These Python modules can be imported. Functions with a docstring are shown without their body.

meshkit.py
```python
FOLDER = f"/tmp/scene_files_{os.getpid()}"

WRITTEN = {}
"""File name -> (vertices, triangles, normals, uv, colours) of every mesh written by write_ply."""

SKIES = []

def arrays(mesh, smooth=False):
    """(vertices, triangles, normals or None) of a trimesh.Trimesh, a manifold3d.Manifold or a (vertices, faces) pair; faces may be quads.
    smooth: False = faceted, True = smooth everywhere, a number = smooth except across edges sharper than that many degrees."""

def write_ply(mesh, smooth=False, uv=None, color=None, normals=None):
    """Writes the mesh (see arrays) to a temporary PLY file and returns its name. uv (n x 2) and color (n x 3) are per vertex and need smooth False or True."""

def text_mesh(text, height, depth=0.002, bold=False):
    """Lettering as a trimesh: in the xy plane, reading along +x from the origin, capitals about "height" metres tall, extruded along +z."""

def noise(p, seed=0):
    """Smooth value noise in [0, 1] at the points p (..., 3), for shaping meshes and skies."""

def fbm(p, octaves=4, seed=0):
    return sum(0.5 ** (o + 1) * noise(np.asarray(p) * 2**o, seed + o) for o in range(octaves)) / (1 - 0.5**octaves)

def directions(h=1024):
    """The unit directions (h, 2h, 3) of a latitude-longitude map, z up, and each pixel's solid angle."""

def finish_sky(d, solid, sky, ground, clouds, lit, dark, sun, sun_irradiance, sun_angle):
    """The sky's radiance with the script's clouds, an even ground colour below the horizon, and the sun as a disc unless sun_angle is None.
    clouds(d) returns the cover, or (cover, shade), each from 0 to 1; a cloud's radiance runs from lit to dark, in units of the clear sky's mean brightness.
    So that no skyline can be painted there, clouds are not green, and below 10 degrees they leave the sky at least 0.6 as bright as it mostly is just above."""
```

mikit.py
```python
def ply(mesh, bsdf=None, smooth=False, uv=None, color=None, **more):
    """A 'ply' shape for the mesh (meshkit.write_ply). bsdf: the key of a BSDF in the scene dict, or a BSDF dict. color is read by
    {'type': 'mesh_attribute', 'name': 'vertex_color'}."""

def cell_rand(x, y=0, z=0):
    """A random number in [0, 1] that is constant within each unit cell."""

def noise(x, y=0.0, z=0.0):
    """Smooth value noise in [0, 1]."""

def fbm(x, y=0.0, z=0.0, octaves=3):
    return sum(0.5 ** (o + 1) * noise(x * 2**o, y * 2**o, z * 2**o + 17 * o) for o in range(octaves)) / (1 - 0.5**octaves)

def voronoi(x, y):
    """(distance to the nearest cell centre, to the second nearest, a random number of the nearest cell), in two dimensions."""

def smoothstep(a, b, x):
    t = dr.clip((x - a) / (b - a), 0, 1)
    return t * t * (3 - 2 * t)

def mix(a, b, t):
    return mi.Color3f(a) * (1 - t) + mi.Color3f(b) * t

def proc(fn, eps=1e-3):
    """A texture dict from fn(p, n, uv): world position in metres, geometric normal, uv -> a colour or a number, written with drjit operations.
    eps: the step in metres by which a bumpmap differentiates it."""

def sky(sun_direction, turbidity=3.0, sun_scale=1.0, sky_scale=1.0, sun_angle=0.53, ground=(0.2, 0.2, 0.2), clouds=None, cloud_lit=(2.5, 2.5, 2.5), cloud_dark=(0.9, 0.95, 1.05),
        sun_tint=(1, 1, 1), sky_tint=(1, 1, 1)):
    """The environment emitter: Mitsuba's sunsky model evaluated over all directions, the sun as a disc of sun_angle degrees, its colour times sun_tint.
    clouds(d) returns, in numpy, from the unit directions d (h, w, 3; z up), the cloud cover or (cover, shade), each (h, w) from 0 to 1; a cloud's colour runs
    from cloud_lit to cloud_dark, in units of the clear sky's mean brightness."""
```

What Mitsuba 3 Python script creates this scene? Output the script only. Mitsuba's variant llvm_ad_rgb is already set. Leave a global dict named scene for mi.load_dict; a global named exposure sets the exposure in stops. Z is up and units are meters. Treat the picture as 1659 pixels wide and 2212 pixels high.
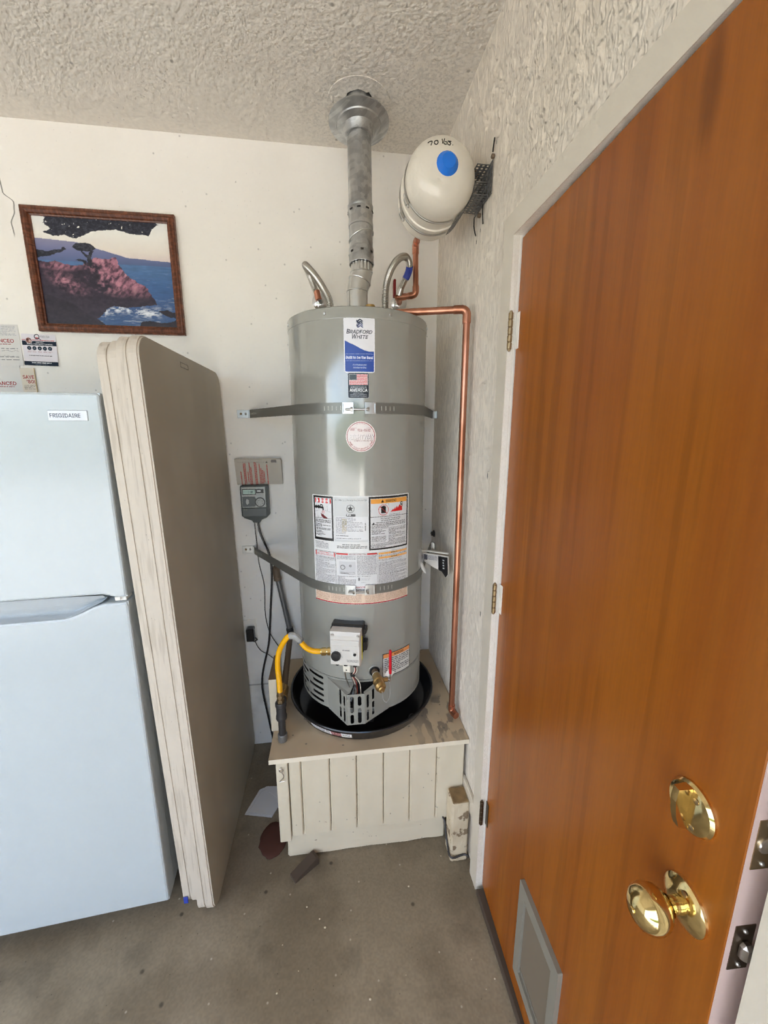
import math, random
import numpy as np
import trimesh, shapely
from shapely import geometry as sg, affinity
import drjit as dr
import mitsuba as mi
import mikit, meshkit
from mikit import noise, fbm, voronoi, smoothstep, mix

PI = math.pi
T = mi.ScalarTransform4f
rng = np.random.default_rng(7)
scene, labels = {}, {}

# ------------------------------------------------------------------ camera, sky, exposure
exposure = 4.55
CAM = np.array([-0.4817, -1.8334, 1.5781])
YAW, PITCH = 0.1344, 0.2031
FWD = np.array([math.sin(YAW) * math.cos(PITCH), math.cos(YAW) * math.cos(PITCH), -math.sin(PITCH)])
scene['camera'] = {'type': 'perspective', 'fov_axis': 'x', 'fov': 2 * math.degrees(math.atan(829.5 / 859.7)), 'near_clip': 0.02, 'far_clip': 200.0,
                   'to_world': T().look_at(origin=CAM.tolist(), target=(CAM + FWD).tolist(), up=[0, 0, 1])}


def cloud_cover(d):
    f = meshkit.fbm(d * [3.0, 3.0, 5.0], 4, seed=3)
    return np.clip((f - 0.35) * 3.0, 0, 1) * 0.85, np.clip((f - 0.5) * 1.2, 0, 1)


scene['sky'] = mikit.sky([-0.70, 0.12, 0.70], turbidity=3.5, sun_scale=1.0, sky_scale=1.0, clouds=cloud_cover, cloud_lit=(2.2, 2.1, 2.0), cloud_dark=(1.2, 1.2, 1.2), ground=(0.3, 0.3, 0.29), sun_tint=(0.86, 1.0, 1.22), sky_tint=(0.97, 1.0, 1.02))


# ------------------------------------------------------------------ helpers
def srgb(r, g, b):
    return [((v / 255 + 0.055) / 1.055) ** 2.4 if v > 10 else v / 255 / 12.92 for v in (r, g, b)]


def tex(c):
    return c if isinstance(c, dict) else {'type': 'rgb', 'value': list(map(float, c))}


def mat(name, color, rough=0.5, metallic=0.0, bump=None, bscale=0.001, **kw):
    b = {'type': 'principled', 'base_color': tex(color), 'roughness': rough if isinstance(rough, (int, float)) else rough, 'metallic': metallic, **kw}
    if bump is not None:
        b = {'type': 'bumpmap', 'arbitrary': bump, 'scale': bscale, 'bsdf': b}
    scene[name] = {'type': 'twosided', 'bsdf': b}
    return name


def cat(*ms):
    ms = [m for m in ms if m is not None]
    v, f, n = [], [], 0
    for m in ms:
        v.append(np.asarray(m.vertices)); f.append(np.asarray(m.faces) + n); n += len(m.vertices)
    return trimesh.Trimesh(np.vstack(v), np.vstack(f), process=False)


def put(key, mesh, bsdf, smooth=30, **kw):
    k, i = key, 0
    while k in scene:
        i += 1; k = f'{key}_{i:03d}'
    scene[k] = mikit.ply(mesh, bsdf, smooth=smooth, **kw)
    return k


def tag(key, label=None, category=None, group=None, kind=None):
    d = {}
    if label: d['label'] = label
    if category: d['category'] = category
    if group: d['group'] = group
    if kind: d['kind'] = kind
    labels[key] = d
    return key


def box(x0, x1, y0, y1, z0, z1, c=0.0):
    if c <= 0:
        m = trimesh.creation.box([abs(x1 - x0), abs(y1 - y0), abs(z1 - z0)])
        m.apply_translation([(x0 + x1) / 2, (y0 + y1) / 2, (z0 + z1) / 2]); return m
    lo, hi = np.minimum([x0, y0, z0], [x1, y1, z1]), np.maximum([x0, y0, z0], [x1, y1, z1])
    pts = []
    for s in np.ndindex(2, 2, 2):
        for ax in range(3):
            p = [(lo[i] + c if s[i] == 0 else hi[i] - c) for i in range(3)]
            p[ax] = lo[ax] if s[ax] == 0 else hi[ax]
            pts.append(p)
    return trimesh.convex.convex_hull(np.array(pts))


def rrect(w, h, r, n=6):
    return sg.box(-w / 2 + r, -h / 2 + r, w / 2 - r, h / 2 - r).buffer(r, quad_segs=n)


def extrude(poly, d):
    ps = getattr(poly, 'geoms', [poly])
    return cat(*[trimesh.creation.extrude_polygon(p, d, engine='earcut') for p in ps])


def frame(m, o, ux, uy, uz=None):
    ux, uy = np.asarray(ux, float), np.asarray(uy, float)
    uz = np.cross(ux, uy) if uz is None else np.asarray(uz, float)
    M = np.eye(4); M[:3, 0], M[:3, 1], M[:3, 2], M[:3, 3] = ux, uy, uz, o
    m = m.copy(); m.apply_transform(M); return m


def move(m, x=0, y=0, z=0, rz=0):
    m = m.copy(); m.apply_transform(trimesh.transformations.rotation_matrix(rz, [0, 0, 1])); m.apply_translation([x, y, z]); return m


def lathe(prof, n=48, close=False):
    """profile [(r,z)...] about z"""
    prof = np.array(prof, float); a = np.linspace(0, 2 * PI, n, endpoint=False); k = len(prof)
    v = np.array([[r * math.cos(t), r * math.sin(t), z] for t in a for r, z in prof])
    f = []
    for i in range(n):
        j = (i + 1) % n
        for q in range(k - 1 + (1 if close else 0)):
            q2 = (q + 1) % k
            A, B, C, D = i * k + q, j * k + q, j * k + q2, i * k + q2
            f += [[A, B, C], [A, C, D]]
    m = trimesh.Trimesh(v, np.array(f), process=False)
    m.update_faces(m.area_faces > 1e-14)
    return m


def smooth_path(pts, step=0.004):
    pts = np.array(pts, float)
    from scipy.interpolate import CubicSpline
    s = np.r_[0, np.cumsum(np.linalg.norm(np.diff(pts, axis=0), axis=1))]
    cs = CubicSpline(s, pts, bc_type='natural')
    return cs(np.linspace(0, s[-1], max(8, int(s[-1] / step))))


def round_corners(pts, r, n=8):
    pts = [np.array(p, float) for p in pts]; out = [pts[0]]
    for a, b, c in zip(pts, pts[1:], pts[2:]):
        u, w = (a - b) / np.linalg.norm(a - b), (c - b) / np.linalg.norm(c - b)
        p, q = b + u * r, b + w * r
        for t in np.linspace(0, 1, n):
            out.append((1 - t) ** 2 * p + 2 * t * (1 - t) * b + t * t * q)
    return np.array(out + [pts[-1]])


def tube(path, r, n=14, caps=True):
    P = np.array(path, float); k = len(P); r = np.broadcast_to(np.asarray(r, float), (k,))
    tan = np.gradient(P, axis=0); tan /= np.linalg.norm(tan, axis=1, keepdims=True)
    nrm = np.cross(tan[0], [0.31, 0.17, 0.93]); nrm /= np.linalg.norm(nrm)
    a = np.linspace(0, 2 * PI, n, endpoint=False); V = []
    for i in range(k):
        nrm = nrm - tan[i] * (nrm @ tan[i]); nrm /= np.linalg.norm(nrm); bi = np.cross(tan[i], nrm)
        V.append(P[i] + r[i] * (np.cos(a)[:, None] * nrm + np.sin(a)[:, None] * bi))
    V = np.vstack(V); F = []
    for i in range(k - 1):
        for j in range(n):
            A, B = i * n + j, i * n + (j + 1) % n
            F += [[A, B, B + n], [A, B + n, A + n]]
    if caps:
        V = np.vstack([V, P[0], P[-1]]); c0, c1 = k * n, k * n + 1
        for j in range(n):
            F += [[c0, (j + 1) % n, j], [c1, (k - 1) * n + j, (k - 1) * n + (j + 1) % n]]
    return trimesh.Trimesh(V, np.array(F), process=False)


def corrugated(pts, r, amp=0.0011, pitch=0.0052, n=16, plain=0.012):
    P = smooth_path(pts, 0.0009)
    s = np.r_[0, np.cumsum(np.linalg.norm(np.diff(P, axis=0), axis=1))]
    env = np.clip(np.minimum(s, s[-1] - s) / plain - 1, 0, 1)
    return tube(P, r + amp * np.sin(s * 2 * PI / pitch) * np.minimum(env * 3, 1), n)


def cyl(p, q, r, n=20, r2=None):
    P = np.array([p, q], float); L = np.linalg.norm(P[1] - P[0]); c = min(0.0012, L * 0.2)
    d = (P[1] - P[0]) / L
    r2 = r if r2 is None else r2
    return tube([P[0], P[0] + d * 1e-5, P[0] + d * c, P[1] - d * c, P[1] - d * 1e-5, P[1]], [r - c, r - c, r, r2, r2 - c, r2 - c], n)


def hexnut(p, q, r):
    return tube([p, p, q, q] if False else [np.array(p, float), np.array(q, float)], r, 6)


def dome(r, n=14):
    return lathe([(r * math.cos(t), r * math.sin(t)) for t in np.linspace(0, PI / 2, 6)], n)


def screw_head(o, nrm, r=0.005):
    nrm = np.array(nrm, float) / np.linalg.norm(nrm); u = np.cross(nrm, [0.2, 0.1, 0.97]); u /= np.linalg.norm(u)
    m = lathe([(r, 0), (r, r * 0.35), (r * 0.75, r * 0.75), (r * 0.3, r * 0.8), (0, r * 0.8)], 12)
    return frame(m, o, u, np.cross(nrm, u), nrm)


_text = {}


def text2d(s, h, bold=False):
    if (s, bold) not in _text:
        m = meshkit.text_mesh(s, 1.0, 0.1, bold)
        keep = m.face_normals[:, 2] > 0.5
        t = trimesh.Trimesh(m.vertices, m.faces[keep], process=False); t.remove_unreferenced_vertices()
        _text[(s, bold)] = (np.array(t.vertices)[:, :2], np.array(t.faces))
    v, f = _text[(s, bold)]
    return v * h, f


class Print:
    """Flat print on a sheet: coloured polygons in the sheet's own plane (metres), laid on a plane or round a cylinder."""

    def __init__(self):
        self.v, self.f, self.c, self.n = [], [], [], 0

    def add(self, v, f, col, layer):
        v = np.asarray(v, float)
        self.v.append(np.c_[v, np.full(len(v), layer)]); self.f.append(np.asarray(f) + self.n); self.n += len(v)
        self.c.append(np.tile(srgb(*col), (len(v), 1))); return self

    def rect(self, x0, y0, x1, y1, col, layer=1):
        return self.add([[x0, y0], [x1, y0], [x1, y1], [x0, y1]], [[0, 1, 2], [0, 2, 3]], col, layer)

    def poly(self, p, col, layer=1):
        p = p if hasattr(p, 'geom_type') else sg.Polygon(p)
        for g in getattr(p, 'geoms', [p]):
            if g.is_empty: continue
            v, f = trimesh.creation.triangulate_polygon(g, engine='earcut'); f = np.asarray(f)
            a = v[f[:, 1]] - v[f[:, 0]]; b = v[f[:, 2]] - v[f[:, 0]]
            flip = a[:, 0] * b[:, 1] - a[:, 1] * b[:, 0] < 0
            f[flip] = f[flip][:, ::-1]
            self.add(v, f, col, layer)
        return self

    def circle(self, x, y, r, col, layer=1, hole=0):
        p = sg.Point(x, y).buffer(r, quad_segs=10)
        return self.poly(p.difference(sg.Point(x, y).buffer(hole, quad_segs=10)) if hole else p, col, layer)

    def ring(self, x0, y0, x1, y1, w, col, layer=1):
        return self.poly(sg.box(x0, y0, x1, y1).difference(sg.box(x0 + w, y0 + w, x1 - w, y1 - w)), col, layer)

    def line(self, pts, w, col, layer=1):
        return self.poly(sg.LineString(pts).buffer(w / 2, quad_segs=3), col, layer)

    def text(self, s, x, y, h, col, layer=1, width=None, bold=False, shear=0, align='c', rot=0):
        v, f = text2d(s, h, bold); v = v.copy(); w = v[:, 0].max()
        if width: v[:, 0] *= width / w; w = width
        v[:, 0] -= {'c': w / 2, 'l': 0, 'r': w}[align]
        v[:, 0] += shear * v[:, 1]
        if rot: v = v @ np.array([[math.cos(rot), math.sin(rot)], [-math.sin(rot), math.cos(rot)]])
        return self.add(v + [x, y], f, col, layer)

    def greek(self, x0, y0, x1, y1, rows, col, layer=1, fill=0.5, full=0.9, seed=0):
        """unreadably small lines of text"""
        g = np.random.default_rng(seed + int(abs(x0 * 1e4)) + int(abs(y0 * 1e4))); p = (y1 - y0) / rows
        for i in range(rows):
            y = y1 - (i + 0.75) * p; x = x0; end = x0 + (x1 - x0) * (1 if g.random() < full else 0.35 + 0.5 * g.random())
            while x < end - p * 0.5:
                w = min(p * (0.8 + 2.4 * g.random()), end - x)
                self.rect(x, y, x + w, y + p * fill, col, layer); x += w + p * 0.45
        return self

    def build(self, key, fn, lift=0.00015, maxedge=None, bsdf='print_ink'):
        v, f, c = np.vstack(self.v), np.vstack(self.f), np.vstack(self.c)
        if maxedge:
            vv, cc, ff, k = [], [], [], 0
            tri = v[f]; ext = np.ptp(tri[..., 0], axis=1); small = ext <= maxedge
            out_v, out_c, out_f = [v], [c], [f[small]]; k = len(v)
            for t in np.nonzero(~small)[0]:
                a, b = trimesh.remesh.subdivide_to_size(v[f[t]], np.array([[0, 1, 2]]), maxedge * 1.4, max_iter=12)
                out_v.append(a); out_f.append(np.asarray(b) + k); out_c.append(np.tile(c[f[t][0]], (len(a), 1))); k += len(a)
            v, c, f = np.vstack(out_v), np.vstack(out_c), np.vstack(out_f)
        m = trimesh.Trimesh(fn(v[:, 0], v[:, 1], v[:, 2] * lift), f, process=False)
        return put(key, m, bsdf, smooth=False, color=c)


def plane_map(o, ux, uy):
    o, ux, uy = (np.array(q, float) for q in (o, ux, uy)); n = np.cross(ux, uy)
    return lambda x, y, h: o + np.outer(x, ux) + np.outer(y, uy) + np.outer(h, n)


AX = np.array([-0.3695, -0.300]); RT = 0.2452     # the heater's axis and radius


def cyl_map(a0, zc, R=RT, ax=AX):
    def fn(x, y, h):
        a = math.radians(a0) + np.asarray(x) / R; r = R + h
        return np.c_[ax[0] + r * np.cos(a), ax[1] + r * np.sin(a), zc + np.asarray(y)]
    return fn


def at(a, r, z):
    return np.array([AX[0] + r * math.cos(math.radians(a)), AX[1] + r * math.sin(math.radians(a)), z])


def bend(poly, thick, fn, maxedge=0.012):
    """a sheet with holes cut from a shapely polygon, thickened and laid through fn(x, y, h)"""
    m = extrude(poly, thick)
    v, f = trimesh.remesh.subdivide_to_size(np.array(m.vertices), np.array(m.faces), maxedge, max_iter=14)
    m = trimesh.Trimesh(v, f, process=False); m.merge_vertices()
    v = np.array(m.vertices)
    return trimesh.Trimesh(fn(v[:, 0], v[:, 1], v[:, 2]), m.faces, process=False)


# ------------------------------------------------------------------ materials
def speck(a, b, scale, thr):
    d, _, r = voronoi(a * scale, b * scale)
    return dr.select(r > thr, 1 - smoothstep(0.03, 0.11, d), 0.0)


def f_wall_back(p, n, uv):
    x, z = p.x, p.z
    c = mix(srgb(238, 235, 230), srgb(232, 228, 221), fbm(x * 3, z * 3, 1.0, 3))
    c = c * (1 - 0.35 * speck(x, z, 22, 0.93) - 0.25 * speck(x + 3.1, z, 60, 0.95))
    grime = smoothstep(0.5, 0.75, fbm(x * 7, z * 7, 5.0, 4)) * smoothstep(0.9, 0.2, z)
    c = c * (1 - 0.2 * grime)
    # hairline crack left of the picture
    xc = -1.640 + 0.10 * (2.45 - z) + 0.012 * (noise(z * 30, 2.0) - 0.5) + 0.025 * smoothstep(2.43, 2.40, z) - 0.03 * smoothstep(2.37, 2.33, z)
    crack = (1 - smoothstep(0.0012, 0.003, dr.abs(x - xc))) * smoothstep(2.28, 2.30, z) * smoothstep(2.50, 2.48, z)
    c = c * (1 - 0.7 * crack)
    # block joints low on the wall
    seam = (1 - smoothstep(0.002, 0.006, dr.abs(z - 0.335 - 0.01 * noise(x * 8, 3.0)))) * smoothstep(-0.55, -0.75, x)
    return c * (1 - 0.45 * seam)


def b_wall_back(p, n, uv):
    return fbm(p.x * 130, p.z * 130, p.y * 130, 2) + 0.6 * noise(p.x * 35, p.z * 35, p.y * 35)


def f_wall_right(p, n, uv):
    y, z = p.y, p.z
    c = mix(srgb(228, 219, 206), srgb(216, 206, 191), fbm(y * 4, z * 3, 1.0, 3))
    c = c * (1 - 0.25 * speck(y, z, 25, 0.93))
    c = c * (0.90 + 0.13 * smoothstep(0.36, 0.64, fbm(y * 120, z * 45, 0.0, 2)))      # relief shading put into the colour: stipple hollows darker, ridges lighter
    # a few rust marks and nail holes
    for cy, cz, s, k in ((-0.66, 1.44, 0.006, 0.75), (-0.66, 0.98, 0.006, 0.7), (-0.47, 2.165, 0.004, 0.8), (-0.50, 2.185, 0.004, 0.7), (-0.60, 2.36, 0.004, 0.7)):
        d = dr.sqrt(dr.square(y - cy) + dr.square((z - cz) * 0.45))
        c = c * (1 - k * (1 - smoothstep(s * 0.4, s, d)))
    return c


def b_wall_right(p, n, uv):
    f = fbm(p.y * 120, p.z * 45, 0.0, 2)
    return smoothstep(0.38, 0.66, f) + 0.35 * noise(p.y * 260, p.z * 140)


def f_ceiling(p, n, uv):
    x, y = p.x, p.y
    c = mix(srgb(222, 216, 207), srgb(212, 205, 195), fbm(x * 3, y * 3, 1.0, 3))
    c = c * (1 - 0.45 * speck(x, y, 14, 0.95) - 0.3 * speck(x, y + 2.0, 34, 0.93))
    dust = smoothstep(0.45, 0.7, fbm(x * 160, y * 160, 3.0, 3)) * smoothstep(0.55, 0.15, dr.sqrt(dr.square(x + 0.30) + dr.square(y + 0.33)))
    return c * (1 - 0.18 * dust) * (0.94 + 0.09 * noise(x * 130, y * 130))


def b_ceiling(p, n, uv):
    return 0.7 * noise(p.x * 120, p.y * 120) + 0.5 * noise(p.x * 250, p.y * 250, 3.0)


def f_floor(p, n, uv):
    x, y = p.x, p.y
    c = mix(srgb(146, 134, 114), srgb(124, 112, 93), smoothstep(0.3, 0.7, fbm(x * 5, y * 5, 0.0, 4)))
    c = mix(c, srgb(163, 152, 135), 0.6 * smoothstep(0.5, 0.8, fbm(x * 2.2 + 5, y * 2.2, 3.0, 3)))
    c = c * (1 - 0.22 * smoothstep(0.55, 0.85, fbm(x * 11, y * 11, 9.0, 5))) * (0.92 + 0.16 * noise(x * 190, y * 190))
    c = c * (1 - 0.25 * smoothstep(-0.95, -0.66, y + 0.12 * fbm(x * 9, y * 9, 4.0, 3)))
    c = c * (1 - 0.6 * speck(x, y, 12, 0.95)) * (1 - 0.4 * speck(x + 1.7, y, 45, 0.95))
    return mix(c, srgb(215, 208, 195), speck(x, y + 4.0, 26, 0.965) * 0.4)


def b_floor(p, n, uv):
    return fbm(p.x * 60, p.y * 60, 0.0, 3)


def f_door(p, n, uv):
    y, z = p.y, p.z
    warp = 0.035 * (fbm(y * 3, z * 1.1, 0.0, 3) - 0.5)
    g = (y + warp * (1 + z * 0.3)) * 16
    band = fbm(g, z * 0.35, 0.0, 3)
    fine = noise(y * 520, z * 26) * 0.6 + noise(y * 200, z * 12) * 0.4
    veneer = mikit.cell_rand(dr.floor((y + 0.02 * z) * 5.5), 3)
    c = mix(srgb(146, 82, 22), srgb(136, 72, 18), smoothstep(0.3, 0.72, band))
    c = c * (0.93 + 0.11 * veneer) * (0.92 + 0.16 * fine)
    knot = dr.sqrt(dr.square((y + 1.32) * 3.5) + dr.square(z - 1.98))
    c = c * (1 - 0.35 * (1 - smoothstep(0.02, 0.09, knot)))
    return c * (1 - 0.12 * smoothstep(0.62, 0.75, fbm(y * 60, z * 2.0, 4.0, 2)))


def f_table(p, n, uv):
    return mix(srgb(158, 149, 133), srgb(151, 142, 126), smoothstep(0.35, 0.7, fbm(p.x * 6, p.y * 6, p.z * 3, 3)))


def f_table_edge(p, n, uv):
    scuff = smoothstep(0.5, 0.75, fbm(p.x * 160, p.y * 60, p.z * 9, 3))
    return mix(srgb(196, 185, 171), srgb(172, 160, 145), scuff * 0.6) * (1 - 0.3 * speck(p.z, p.x * 2, 40, 0.93))


def f_galv(p, n, uv):
    d, e, r = voronoi(p.x * 70 + p.y * 60, p.z * 75)
    f = fbm(p.x * 25, p.y * 25, p.z * 16, 3)
    return mix((0.34, 0.35, 0.36), (0.66, 0.67, 0.67), 0.5 * r + 0.5 * smoothstep(0.3, 0.7, f))


def f_stand(p, n, uv):
    c = mix(srgb(212, 202, 182), srgb(198, 186, 163), fbm(p.x * 9, p.z * 5, p.y * 9, 3))
    c = c * (1 - 0.5 * speck(p.x + p.y, p.z, 32, 0.93))
    return mix(c, srgb(120, 98, 74), 0.75 * smoothstep(0.735, 0.78, fbm(p.x * 30, p.z * 30, p.y * 30, 4)))


def f_block(p, n, uv):
    f = fbm(p.x * 45, p.y * 45, p.z * 30, 4)
    c = mix(srgb(206, 194, 172), srgb(176, 160, 134), fbm(p.x * 20, p.y * 20, p.z * 14, 3))
    c = mix(c, srgb(104, 84, 62), 0.85 * smoothstep(0.60, 0.68, f))
    return mix(c, mix(srgb(150, 124, 86), srgb(92, 72, 48), f), smoothstep(0.2575, 0.2605, p.z))      # bare dusty top


def f_standtop(p, n, uv):
    x, y = p.x, p.y
    c = mix(srgb(190, 167, 133), srgb(166, 143, 112), fbm(x * 8, y * 8, 0.0, 3))
    gr = smoothstep(0.5, 0.62, fbm(x * 46, y * 20, 2.0, 4)) * smoothstep(0.42, 0.58, fbm(x * 6, y * 6, 5.0, 2)) * smoothstep(-0.40, -0.26, x)
    c = mix(c, srgb(66, 50, 38), 0.8 * gr)
    c = c * (1 - 0.75 * speck(x, y, 20, 0.86))
    edge = smoothstep(-0.600, -0.612, y + 0.008 * noise(x * 60, 1.0)) * smoothstep(0.464, 0.470, 0.930 - p.z)
    return mix(c, srgb(222, 212, 192), smoothstep(0.4664, 0.4650, p.z) * 0.95)


def f_copper(p, n, uv):
    return mix((0.66, 0.30, 0.20), (0.42, 0.17, 0.10), smoothstep(0.35, 0.7, fbm(p.x * 30, p.y * 30, p.z * 8, 3)))


def f_frame(p, n, uv):
    g = fbm(p.x * 240, p.z * 60, 0.0, 2) * 0.5 + fbm(p.x * 60, p.z * 240, 2.0, 2) * 0.5
    return mix(srgb(112, 62, 38), srgb(80, 42, 25), smoothstep(0.3, 0.65, g))


def f_drive(p, n, uv):
    return mix(srgb(168, 167, 163), srgb(142, 141, 138), fbm(p.x * 1.5, p.y * 1.5, 0.0, 4))


def f_rawwood(p, n, uv):
    return mix(srgb(128, 104, 78), srgb(84, 64, 46), fbm(p.x * 120, p.y * 20, p.z * 20, 3))


P_ = mikit.proc
mat('wall_back_paint', P_(f_wall_back), 0.6, bump=P_(b_wall_back, 4e-4), bscale=0.0009)
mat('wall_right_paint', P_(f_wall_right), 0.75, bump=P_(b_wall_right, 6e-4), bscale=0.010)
mat('ceiling_paint', P_(f_ceiling), 0.85, bump=P_(b_ceiling, 8e-4), bscale=0.006)
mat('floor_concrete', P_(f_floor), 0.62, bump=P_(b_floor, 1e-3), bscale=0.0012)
mat('door_wood', P_(f_door), 0.32, specular=0.35)
mat('table_plastic', P_(f_table), 0.5)
mat('table_edge', P_(f_table_edge), 0.6)
mat('galvanised', P_(f_galv), 0.34, 0.9)
mat('stand_paint', P_(f_stand), 0.5)
mat('stand_top', P_(f_standtop), 0.7)
mat('chipped_paint', P_(f_block), 0.75)
mat('copper', P_(f_copper), 0.3, 0.95)
mat('frame_wood', P_(f_frame), 0.35)
mat('raw_wood', P_(f_rawwood), 0.8)
mat('driveway_concrete', P_(f_drive), 0.8)
mat('added_strip_pale', srgb(226, 222, 212), 0.8)
mat('print_ink', {'type': 'mesh_attribute', 'name': 'vertex_color'}, 0.35)
mat('print_matte', {'type': 'mesh_attribute', 'name': 'vertex_color'}, 0.7, specular=0.2)
mat('trim_paint', srgb(200, 192, 178), 0.42)
mat('trim_white', srgb(228, 224, 216), 0.4)
mat('pink_paint', srgb(188, 166, 160), 0.45)
mat('plain_paint', srgb(236, 234, 229), 0.8)
mat('heater_enamel', srgb(141, 141, 134), 0.11, specular=0.9, clearcoat=1.0, clearcoat_gloss=0.96)
mat('heater_base_enamel', srgb(142, 142, 135), 0.22)
mat('black_plastic', (0.012, 0.012, 0.013), 0.28)
mat('black_matte', (0.012, 0.011, 0.010), 0.8)
mat('dark_inside', (0.008, 0.008, 0.008), 0.9)
mat('pan_plastic', (0.010, 0.010, 0.011), 0.2)
mat('strap_steel', srgb(128, 128, 122), 0.42, 0.55)
mat('strap_slot', srgb(206, 206, 198), 0.5)
mat('zinc', (0.6, 0.61, 0.61), 0.32, 1.0)
mat('steel', (0.55, 0.54, 0.52), 0.25, 1.0)
mat('chrome', (0.82, 0.82, 0.83), 0.06, 1.0)
mat('flex_steel', (0.56, 0.54, 0.50), 0.22, 1.0)
mat('bright_galv', (0.68, 0.69, 0.68), 0.24, 1.0)
mat('brass', (0.80, 0.58, 0.24), 0.12, 1.0)
mat('polished_brass', (0.78, 0.60, 0.28), 0.09, 1.0)
mat('valve_brass', (0.46, 0.30, 0.12), 0.3, 0.9)
mat('dark_bronze', (0.10, 0.07, 0.045), 0.35, 0.8)
mat('aged_brass', (0.34, 0.25, 0.14), 0.32, 0.9)
mat('black_iron', (0.055, 0.053, 0.055), 0.42, 0.5)
mat('grey_iron', (0.20, 0.20, 0.20), 0.45, 0.6)
mat('rust_iron', (0.17, 0.12, 0.08), 0.6, 0.3)
mat('yellow_hose', srgb(236, 172, 10), 0.35)
mat('red_grip', srgb(196, 22, 38), 0.3)
mat('dark_red', srgb(120, 14, 18), 0.4)
mat('blue_cap', srgb(30, 112, 214), 0.38)
mat('blue_tape', srgb(48, 66, 160), 0.5)
mat('tank_cream', srgb(216, 210, 198), 0.12, clearcoat=0.5)
mat('fridge_white', srgb(184, 191, 194), 0.16, clearcoat=0.4)
mat('fridge_grey', srgb(176, 182, 186), 0.4)
mat('fridge_dark', (0.03, 0.03, 0.032), 0.6)
mat('valve_white', srgb(205, 201, 194), 0.35)
mat('connector_white', srgb(226, 220, 204), 0.4)
mat('timer_green', srgb(38, 48, 46), 0.4)
mat('timer_grey', srgb(92, 97, 98), 0.45)
mat('timer_face', srgb(176, 178, 176), 0.4)
mat('lcd', srgb(178, 200, 192), 0.15)
mat('paper', srgb(226, 222, 216), 0.75)
mat('paper_grey', srgb(188, 181, 170), 0.8)
mat('envelope_paper', srgb(205, 205, 206), 0.7)
mat('flap_grey', srgb(126, 122, 112), 0.5)
mat('flap_panel', srgb(112, 102, 89), 0.45)
mat('dark_wood', srgb(72, 60, 50), 0.8)
mat('brick_red', srgb(74, 42, 32), 0.85)
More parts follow.
